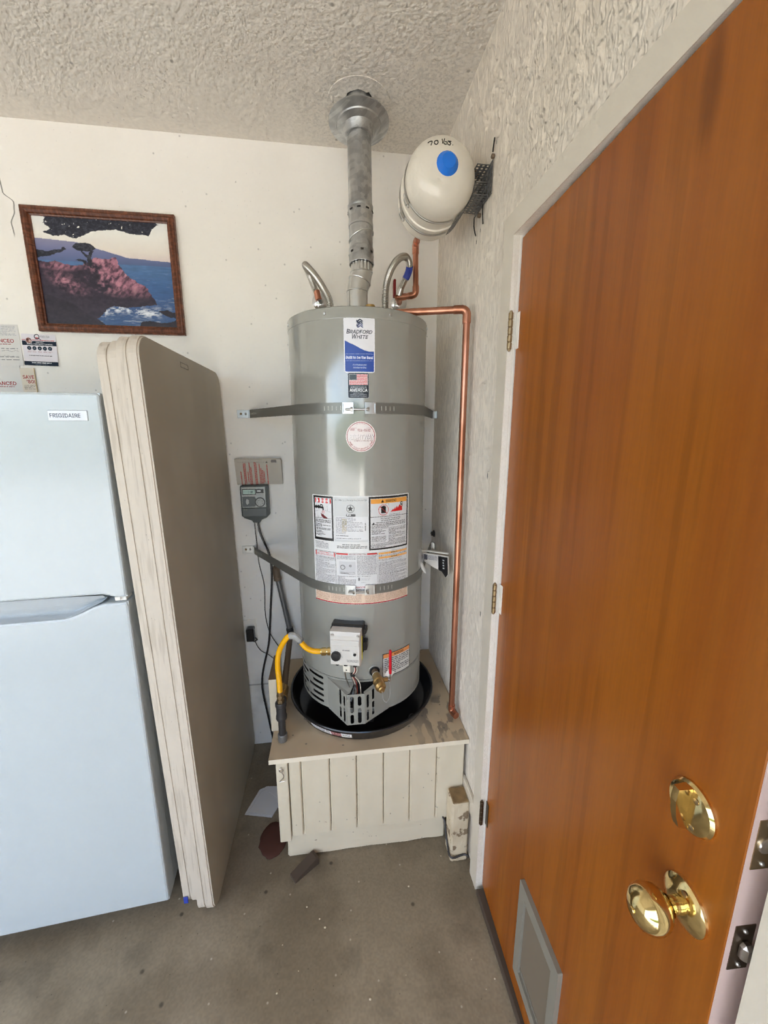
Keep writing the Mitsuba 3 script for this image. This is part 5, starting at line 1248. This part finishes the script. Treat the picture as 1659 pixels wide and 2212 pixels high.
# scooped pocket handle between the doors
xs = np.linspace(0.062, FWid - 0.002, 40); prof = [(1.1375, -0.006), (1.128, -0.012), (1.112, -0.015), (1.098, -0.022), (1.086, -0.034), (1.079, -0.028), (1.077, -0.004)]
V_, F_ = [], []
for i, x in enumerate(xs):
    s0 = min(1.0, (x - 0.058) / 0.09)
    for y, z in prof: V_.append((x, 1.134 + (y - 1.134) * min(1, 0.25 + s0 * 0.75), z))
npf = len(prof)
for i in range(len(xs) - 1):
    for j in range(npf - 1): A_ = i * npf + j; F_ += [[A_, A_ + 1, A_ + npf + 1], [A_, A_ + npf + 1, A_ + npf]]
put(t + '__fridge_door__handle_scoop', fr(trimesh.Trimesh(np.array(V_), F_, process=False)), 'fridge_grey', smooth=30)
put(t + '__center_hinge', fr(cat(box(0.006, 0.034, 1.1145, 1.1255, -0.05, -0.010, 0.001), box(0.018, 0.032, 1.118, 1.128, -0.012, -0.003, 0.001))), 'white_plastic', smooth=False)
put(t + '__toe_grille', fr(box(0.02, FWid - 0.02, 0.012, 0.055, -0.10, -0.075)), 'fridge_dark', smooth=False)
for x in (0.06, FWid - 0.06): put(t + '__foot', frame(cyl((0, 0, 0.0), (0, 0, 0.046), 0.018, 16), FO + fu * x - fn_ * 0.12, [1, 0, 0], [0, 1, 0]), 'black_plastic')
put(t + '__badge', fr(box(0.030, 0.118, 1.600, 1.6265, -0.001, 0.0022, 0.0015)), 'fridge_grey', smooth=False)
def frmap(x, y, h): return FO + np.outer(0.074 - x, fu) + np.outer(1.613 + y, [0, 0, 1.0]) + np.outer(0.0025 + h, fn_)
pr = Print(); pr.rect(-0.0425, -0.0118, 0.0425, 0.0118, (214, 218, 224), 0); pr.text('FRIGIDAIRE', -0.006, -0.0045, 0.0092, (58, 66, 84), 1, 0.068, True)
pr.build(t + '__badge__lettering', frmap)

# ------------------------------------------------------------------ folding tables, stood on end against the back wall
def table(x_right, y_front, lean, thick, H, key_label, yback):
    k = 'folding_table' if 'folding_table' not in labels else 'folding_table_001'
    tag(k, key_label, 'table', 'folding tables stood on end')
    L = yback - y_front

    def put_(p, m):      # p: (y, z) outline extruded towards -x
        v = np.array(m.vertices); z = v[:, 1]
        return trimesh.Trimesh(np.c_[x_right - v[:, 2] - lean * z / H, y_front + v[:, 0] - 0.012 * z / H, z], np.array(m.faces)[:, ::-1], process=False)
    out = sg.box(0.055, 0.0, L - 0.055, H - 0.0).union(sg.box(0, 0.055, L, H - 0.055))
    out = rrect(L, H, 0.058, 10); out = affinity.translate(out, L / 2, H / 2)
    half = thick / 2 - 0.0008
    for nm, z0_, i_ in (('top_skin', 0.0, 0), ('under_skin', thick / 2 + 0.0008, 0.0035)):
        o2 = out.buffer(-i_) if i_ else out
        m = extrude(o2, half - 0.004); m.apply_translation([0, 0, z0_ + 0.004]); a_ = m
        b_ = extrude(o2.buffer(-0.003), 0.004); b_.apply_translation([0, 0, z0_])
        c_ = np.array([])
        kk = put(k + '__' + nm, put_(None, cat(a_, b_)), 'table_edge', smooth=False)
    f_ = extrude(out.buffer(-0.0032), 0.0012); f_.apply_translation([0, 0, -0.0010])
    put(k + '__table_top', put_(None, f_), 'table_plastic', smooth=False)
    return k, put_


k, pt_ = table(-0.899, -0.746, 0.030, 0.0515, 1.808, 'beige plastic folding table on end, the right one of the leaning pair', -0.014)
rc = extrude(affinity.translate(sg.box(-0.035, -0.008, 0.035, 0.008).difference(sg.box(-0.032, -0.0055, 0.032, 0.0055)), 0.315, 1.775), 0.001); rc.apply_translation([0, 0, -0.0018])
put(k + '__molded_mark', pt_(None, rc), 'flap_panel', smooth=False)
k, pt_ = table(-0.9545, -0.716, 0.034, 0.0500, 1.800, 'beige plastic folding table on end, the left one next to the refrigerator', -0.008)
pch = extrude(affinity.translate(sg.Polygon([(0, 0), (0.012, 0.006), (0.014, 0.020), (0.002, 0.026)]), 0.0, 0.0), 0.014)
put(k + '__blue_patch', box(-1.004, -0.990, -0.7172, -0.714, 0.030, 0.056, 0.001), 'blue_tape', smooth=False)

# ------------------------------------------------------------------ framed seascape
t = 'framed_picture'
tag(t, 'brown wood framed picture of a pink rocky headland and blue sea on the back wall', 'picture')
PX0, PX1, PZ0, PZ1, FWD_ = -1.586, -1.050, 1.9545, 2.3875, 0.030
mo = [(0, 0.0), (0, 0.016), (0.004, 0.021), (0.010, 0.020), (0.016, 0.0225), (0.023, 0.018), (0.026, 0.012), (FWD_, 0.010), (FWD_, 0.0)]
sides = [((PX0, PZ0), (PX1, PZ0), (1, 1), (-1, 1)), ((PX1, PZ0), (PX1, PZ1), (-1, 1), (-1, -1)), ((PX1, PZ1), (PX0, PZ1), (-1, -1), (1, -1)), ((PX0, PZ1), (PX0, PZ0), (1, -1), (1, 1))]
for A_, B_, da, db in sides:
    V_ = [(A_[0] + da[0] * o, -0.001 - d, A_[1] + da[1] * o) for o, d in mo] + [(B_[0] + db[0] * o, -0.001 - d, B_[1] + db[1] * o) for o, d in mo]
    n = len(mo); F_ = [f for i in range(n - 1) for f in ([i, i + 1, n + i + 1], [i, n + i + 1, n + i])]
    put(t + '__frame_rail', trimesh.Trimesh(np.array(V_), F_, process=False), 'frame_wood', smooth=25)
NX, NZ = 330, 262
uu, vv = np.meshgrid(np.linspace(0, 1, NX), np.linspace(0, 1, NZ))
N = lambda a, b, s, o=4: meshkit.fbm(np.stack([uu * a, vv * b, np.full_like(uu, 0.5)], -1), o, s)
S = lambda r, g_, b: np.array(srgb(r, g_, b))
def ramp(x, *st):
    x = np.clip(x, 0, 1)[..., None]; out = np.broadcast_to(st[0], uu.shape + (3,)).copy(); k_ = len(st) - 1
    for i in range(k_): out = out + (st[i + 1] - st[i]) * np.clip(x * k_ - i, 0, 1)
    return out
def inside(pts):
    return shapely.contains_xy(sg.Polygon(pts), uu + 0.014 * (N(40, 40, 8, 3) - 0.5) * 2, vv + 0.014 * (N(40, 40, 9, 3) - 0.5) * 2)
img = ramp((vv - 0.58) / 0.42, S(206, 188, 190), S(226, 218, 210), S(232, 230, 224), S(228, 230, 228))
hill = 0.795 - 0.04 * np.abs(uu - 0.05) - 0.26 * np.clip(uu - 0.30, 0, 0.36) - 0.03 * uu + 0.008 * N(20, 4, 5)
hz_ = 0.605 - 0.012 * uu
img = np.where((vv < np.maximum(hill, hz_ + 0.012 * (uu < 0.93)))[..., None], ramp((vv - hz_) / 0.2, S(84, 100, 142), S(110, 116, 156), S(140, 138, 166)), img)
sea = ramp(1 - vv / 0.6, S(78, 112, 156), S(62, 98, 148), S(52, 84, 134), S(58, 88, 132))
wv = N(14, 70, 11, 4); sea = sea * (0.72 + 0.55 * wv[..., None]); foam = np.clip((N(10, 55, 12, 4) - 0.60) * 6, 0, 1) * np.clip((0.56 - vv) * 4, 0, 1)
sea = sea + (S(206, 212, 224) - sea) * (0.6 * foam)[..., None]
img = np.where((vv < hz_)[..., None], sea, img)
# rocks
rock = [(0, 0.60), (0.07, 0.585), (0.13, 0.60), (0.20, 0.575), (0.27, 0.565), (0.32, 0.575), (0.36, 0.60), (0.41, 0.645), (0.47, 0.64), (0.53, 0.645), (0.575, 0.66), (0.595, 0.60), (0.63, 0.52), (0.68, 0.47), (0.72, 0.43), (0.78, 0.40), (0.80, 0.35), (0.845, 0.26), (0.86, 0.225), (0.80, 0.215), (0.72, 0.20), (0.62, 0.18), (0.52, 0.20), (0.47, 0.17), (0.42, 0.10), (0.36, 0.05), (0.25, 0.03), (0, 0.03)]
mk = inside(rock); dg = N(26, 26, 21, 5); cr_ = meshkit.fbm(np.stack([(uu * 0.8 + vv) * 16, (uu - vv * 0.6) * 44, uu * 0], -1), 4, 22)
pink = ramp(0.75 * dg + 0.6 * (cr_ - 0.3), S(70, 42, 60), S(126, 80, 102), S(180, 126, 144), S(210, 168, 168))
dark = ramp(dg, S(22, 20, 34), S(46, 38, 56), S(66, 52, 68))
lit = np.clip(((uu - 0.43) * 4.2 + (vv - 0.36) * 1.6 + (dg - 0.5) * 2.4) * 1.6, 0, 1) * np.clip((vv - 0.27 + 0.24 * (uu - 0.5) * 0) * 8, 0, 1)
lit = np.maximum(lit, np.clip(1.1 - np.hypot((uu - 0.17) / 0.17, (vv - 0.555) / 0.05), 0, 1)); lit = np.maximum(lit, np.clip(1.3 - np.hypot((uu - 0.20) / 0.14, (vv - 0.40 + (uu - 0.2) * 0.5) / 0.085), 0, 1) * np.clip((dg - 0.35) * 3, 0, 1))
lit = lit * (0.35 + 0.65 * np.clip((cr_ - 0.36) * 7, 0, 1)); img = np.where(mk[..., None], dark + (pink - dark) * lit[..., None], img)
# surf along the shore
shore = np.exp(-((vv - (0.165 - 0.10 * np.clip(0.62 - uu, 0, 1) + 0.03 * np.sin(uu * 14))) / 0.05) ** 2) * (uu > 0.44) * np.clip((0.98 - uu) * 5, 0, 1) * (~mk)
fo = np.clip((N(24, 40, 31, 5) - 0.42) * 4, 0, 1) * shore; img = img + (S(226, 230, 240) - img) * np.clip(fo * 1.3, 0, 1)[..., None]
img = np.where(inside([(0.70, 0.0), (0.72, 0.05), (0.80, 0.065), (0.88, 0.04), (1.0, 0.075), (1.0, 0.0)])[..., None], dark * 0.6, img); img = np.where(inside([(0.86, 0.16), (0.93, 0.175), (1.0, 0.15), (1.0, 0.09), (0.93, 0.11)])[..., None], dark * 0.6, img)
img = np.where(inside([(0.0, 0.30), (0.10, 0.26), (0.22, 0.20), (0.33, 0.10), (0.42, 0.03), (0.45, 0), (0, 0)])[..., None], dark * 0.75, img)
# branches and the lone tree
fol = S(34, 36, 50) + (S(62, 66, 80) - S(34, 36, 50)) * np.clip((N(60, 60, 41, 3) - 0.45) * 3, 0, 1)[..., None]
br = inside([(0.0, 1.0), (0.10, 0.99), (0.08, 0.94), (0.13, 0.89), (0.07, 0.855), (0.14, 0.825), (0.22, 0.84), (0.30, 0.815), (0.37, 0.85), (0.42, 0.885), (0.52, 0.90), (0.60, 0.915), (0.70, 0.885), (0.85, 0.875), (0.87, 0.93), (0.93, 0.985), (0.90, 1.0)]) & (N(30, 30, 42, 4) > 0.31)
img = np.where(br[..., None], fol, img)
img = np.where((inside([(0, 0.70), (0.06, 0.68), (0.14, 0.70), (0.21, 0.725), (0.22, 0.71), (0.15, 0.67), (0.08, 0.64), (0.0, 0.625)]))[..., None], fol * 0.9, img)
tr = (np.hypot((uu - 0.352) / 0.086, (vv - 0.738) / 0.042) < 0.85 + 0.5 * (N(30, 30, 43, 4) - 0.3)) | inside([(0.375, 0.55), (0.394, 0.55), (0.394, 0.64), (0.42, 0.71), (0.40, 0.72), (0.372, 0.66), (0.32, 0.72), (0.315, 0.71), (0.362, 0.64)]) | inside([(0.28, 0.615), (0.33, 0.60), (0.35, 0.57), (0.36, 0.615), (0.31, 0.625)])
img = np.where(tr[..., None], fol * 0.95, img)
gx, gz = PX0 + FWD_ - 0.002 + uu * (PX1 - PX0 - 2 * FWD_ + 0.004), PZ0 + FWD_ - 0.002 + vv * (PZ1 - PZ0 - 2 * FWD_ + 0.004)
V_ = np.stack([gx, np.full_like(gx, -0.006), gz], -1).reshape(-1, 3); ii = np.arange(NX * NZ).reshape(NZ, NX)
F_ = np.vstack([np.stack([ii[:-1, :-1], ii[:-1, 1:], ii[1:, 1:]], -1).reshape(-1, 3), np.stack([ii[:-1, :-1], ii[1:, 1:], ii[1:, :-1]], -1).reshape(-1, 3)])
put(t + '__print', trimesh.Trimesh(V_, F_, process=False), 'print_ink', smooth=False, color=np.clip(img, 0, 1).reshape(-1, 3))
tag(t + '__print', 'glossy seascape with a lone tree on the rocks')

# ------------------------------------------------------------------ papers pinned to the wall above the refrigerator
def sheet_of_paper(key, x0, x1, z0, z1, tilt, label, draw, y=-0.0012, curl=0.004, m_='print_matte'):
    w, h = x1 - x0, z1 - z0; P = Print(); draw(P, w, h)
    c_ = np.array([(x0 + x1) / 2, 0, (z0 + z1) / 2])
    def fn(x, yv, l):
        xr = x * math.cos(tilt) - yv * math.sin(tilt); zr = x * math.sin(tilt) + yv * math.cos(tilt)
        bow = curl * (np.clip(-yv / h + 0.1, 0, 1)) ** 2 * 2
        return np.c_[c_[0] + xr, y - bow - l, c_[2] + zr]
    key = P.build(key, fn, maxedge=0.03, bsdf=m_); tag(key, label, 'paper', 'papers pinned above the refrigerator')


def form(P, w, h, word, seed):
    P.rect(-w / 2, -h / 2, w / 2, h / 2, (216, 214, 212), 0)
    P.text(word, w / 2 - 0.022, 0.010, 0.0125, (150, 40, 44), 1, 0.105, True, 0, 'r')
    P.greek(-w / 2 + 0.05, 0.001, w / 2 - 0.03, 0.0065, 1, (150, 90, 90), 1)
    P.greek(-w / 2 + 0.02, -h / 2 + 0.008, w / 2 - 0.012, -0.006, 6, (138, 138, 142), 1, fill=0.3, full=0.6, seed=seed)


def form1(P, w, h):
    form(P, w, h, 'ADVANCED', 1); P.greek(-w / 2 + 0.02, 0.035, w / 2 - 0.01, h / 2 - 0.004, 8, (142, 150, 162), 1, fill=0.3, full=0.7); P.line([(w / 2 - 0.07, -0.022), (w / 2 - 0.05, -0.018), (w / 2 - 0.035, -0.024), (w / 2 - 0.02, -0.019), (w / 2 - 0.008, -0.023)], 0.0009, (100, 100, 108), 2)
    P.line([(w / 2 - 0.07, -0.043), (w / 2 - 0.062, -0.038), (w / 2 - 0.058, -0.044), (w / 2 - 0.05, -0.038), (w / 2 - 0.042, -0.044), (w / 2 - 0.03, -0.040)], 0.0008, (120, 120, 126), 2)


def form2(P, w, h):
    form(P, w, h, 'ADVANCED', 2)


def flyer(P, w, h):
    P.rect(-w / 2, -h / 2, w / 2, h / 2, (222, 218, 226), 0); nv = (28, 40, 56)
    P.rect(-w / 2, 0.017, w / 2, 0.033, nv, 1); P.rect(-w / 2, 0.0355, w / 2 - 0.006, 0.0375, (160, 52, 62), 1); P.rect(-w / 2, -h / 2, w / 2, -h / 2 + 0.0155, nv, 1)
    P.text('ONE CALL', 0.002, 0.0265, 0.0042, (226, 226, 232), 2, 0.028, True); P.text('FOR ALL YOUR INSPECTION NEEDS', 0.002, 0.0198, 0.0042, (226, 226, 232), 2, 0.092, True)
    P.circle(-0.006, 0.049, 0.0098, nv, 1, 0.0072); P.poly(sg.Point(-0.006, 0.049).buffer(0.007).intersection(sg.box(-0.02, 0.03, 0.02, 0.0465)), (160, 40, 52), 1); P.line([(0.001, 0.043), (0.008, 0.037)], 0.002, nv, 1)
    P.text('HOME SERVICES', 0.022, 0.0475, 0.0032, (90, 90, 96), 1, 0.033, True); P.greek(0.006, 0.0515, 0.038, 0.055, 1, (150, 150, 154), 1)
    P.circle(-0.036, 0.0345, 0.012, (226, 222, 228), 2); P.circle(-0.036, 0.0345, 0.0105, (150, 110, 104), 3); P.circle(-0.040, 0.037, 0.004, (96, 52, 48), 4); P.circle(-0.032, 0.033, 0.0045, (206, 180, 172), 4); P.circle(-0.030, 0.040, 0.002, (58, 56, 66), 4)
    for i in range(5):
        x = -0.038 + i * 0.0185; P.circle(x, 0.0065, 0.0073, nv, 1); P.circle(x, 0.0065, 0.0028, (120, 132, 144), 2); P.greek(x - 0.007, -0.0095, x + 0.007, -0.004, 2, (170, 120, 126), 1, fill=0.4)
    P.greek(-0.042, -0.0235, 0.040, -0.0195, 1, (96, 96, 104), 1, fill=0.6); P.text('707 555', -0.018, -h / 2 + 0.0085, 0.0036, (214, 216, 222), 2, 0.030, True) if False else P.greek(-0.034, -h / 2 + 0.0075, 0.036, -h / 2 + 0.0125, 1, (214, 216, 222), 2, fill=0.7)
    P.greek(-0.022, -h / 2 + 0.0025, 0.022, -h / 2 + 0.005, 1, (140, 146, 152), 2)


def coupon(P, w, h):
    P.rect(-w / 2, -h / 2, w / 2, h / 2, (218, 208, 194), 0); P.text('SAVE', 0.0, 0.024, 0.0125, (150, 36, 40), 1, 0.041, True); P.text('$80!', 0.004, 0.0065, 0.0125, (150, 36, 40), 1, 0.031, True) if False else P.text('\u201980!', 0.006, 0.0065, 0.0125, (150, 36, 40), 1, 0.031, True)
    P.greek(-0.020, -0.018, 0.022, 0.0015, 4, (138, 130, 122), 1, fill=0.35, full=0.5); P.rect(w / 2 - 0.002, -h / 2, w / 2, h / 2, (176, 150, 96), 1)


sheet_of_paper('pinned_paper', -1.880, -1.668, 1.826, 1.978, 0.0, 'pale form with red ADVANCED heading, the upper one on the wall at the left edge', form1)
sheet_of_paper('pinned_paper', -1.890, -1.685, 1.660, 1.826, 0.0, 'pale form with red ADVANCED heading, the lower one just above the refrigerator', form2, y=-0.0022)
sheet_of_paper('pinned_paper', -1.661, -1.540, 1.8275, 1.9450, -0.022, 'white flyer with navy bands and five round icons below the framed picture', flyer, y=-0.0030, curl=0.006)
sheet_of_paper('pinned_paper', -1.685, -1.633, 1.690, 1.8185, 0.0, 'small cream coupon printed SAVE in red above the refrigerator', coupon, y=-0.0038)

# ------------------------------------------------------------------ small things on floor and walls
q = extrude(sg.Polygon([(-0.875, -0.392), (-0.762, -0.420), (-0.712, -0.32), (-0.735, -0.285), (-0.806, -0.276), (-0.836, -0.290)]), 0.0012)
k = 'paper_sleeve'; sh = []
for i in range(3):
    m = q.copy(); m.apply_translation([0.002 * i, 0.003 * i, 0.001 + 0.0025 * i]); sh.append(m)
put(k, cat(*sh), 'envelope_paper', smooth=False); tag(k, 'white paper sleeve lying on the floor between tables and stand', 'paper')
pr = Print(); pr.line([(-0.855, -0.375), (-0.822, -0.295), (-0.800, -0.287)], 0.0012, (176, 176, 178), 0); pr.line([(-0.79, -0.300), (-0.74, -0.345)], 0.0015, (224, 224, 226), 0)
pr.build(k + '__fold', lambda x, y, h: np.c_[x, y, 0.0078 + h], bsdf='print_matte')
k = 'door_wedge'
wd = extrude(sg.Polygon([(0, 0), (0.100, 0), (0.100, 0.028), (0.090, 0.030), (0, 0.009)]), 0.036)
put(k, frame(wd, [-0.664, -0.655, 0.0005], [math.cos(0.62), math.sin(0.62), 0], [0, 0, 1], [math.sin(0.62), -math.cos(0.62), 0]), 'dark_wood', smooth=False); tag(k, 'worn dark wooden wedge on the floor before the curb', 'wedge')
k = 'brick_fragment'
bm = trimesh.creation.icosphere(3, 1.0); bm.vertices *= [0.052, 0.072, 0.014]; bm.vertices += 0.012 * (meshkit.fbm(bm.vertices * 50, 3, 4)[:, None] - 0.5) * [1, 1, 0.5]; bm.vertices[:, 2] = np.maximum(bm.vertices[:, 2], -0.002)
put(k, move(bm, -0.742, -0.515, 0.003), 'brick_red', smooth=30); tag(k, 'flat reddish brown lump on the floor under the left corner of the stand', 'rubble')
k = 'floor_cable'
put(k, tube(smooth_path([(-0.092, -0.602, 0.121), (-0.086, -0.617, 0.118), (-0.0835, -0.640, 0.085), (-0.083, -0.672, 0.045), (-0.079, -0.697, 0.036), (-0.060, -0.698, 0.034), (-0.020, -0.697, 0.036), (-0.014, -0.706, 0.037)], 0.004), 0.0035, 8), 'black_iron'); tag(k, 'dark cable running round the foundation block to the door casing', 'cable')
k = 'wall_anchor'
put(k, frame(lathe([(0.008, 0.0004), (0.008, 0.002), (0.004, 0.004), (0, 0.004)], 16), [-0.298, 0, 2.425], [1, 0, 0], [0, 0, 1], [0, -1, 0]), 'grey_iron'); tag(k, 'small screw anchor in the back wall right of the vent pipe', 'screw')
g_ = np.random.default_rng(12)
cr_ = []
for _ in range(26):
    x, y = -0.75 + 0.75 * g_.random(), -0.66 - 0.75 * g_.random(); s = 0.0015 + 0.003 * g_.random() ** 2
    b = trimesh.creation.icosphere(0, s); b.vertices *= [1, 0.8, 0.5]; b.apply_translation([x, y, s * 0.4]); cr_.append(b)
k = 'floor_crumbs'; put(k, cat(*cr_), 'stand_paint', smooth=False); tag(k, 'paint chips and crumbs scattered on the concrete floor', 'crumbs', None, 'stuff')
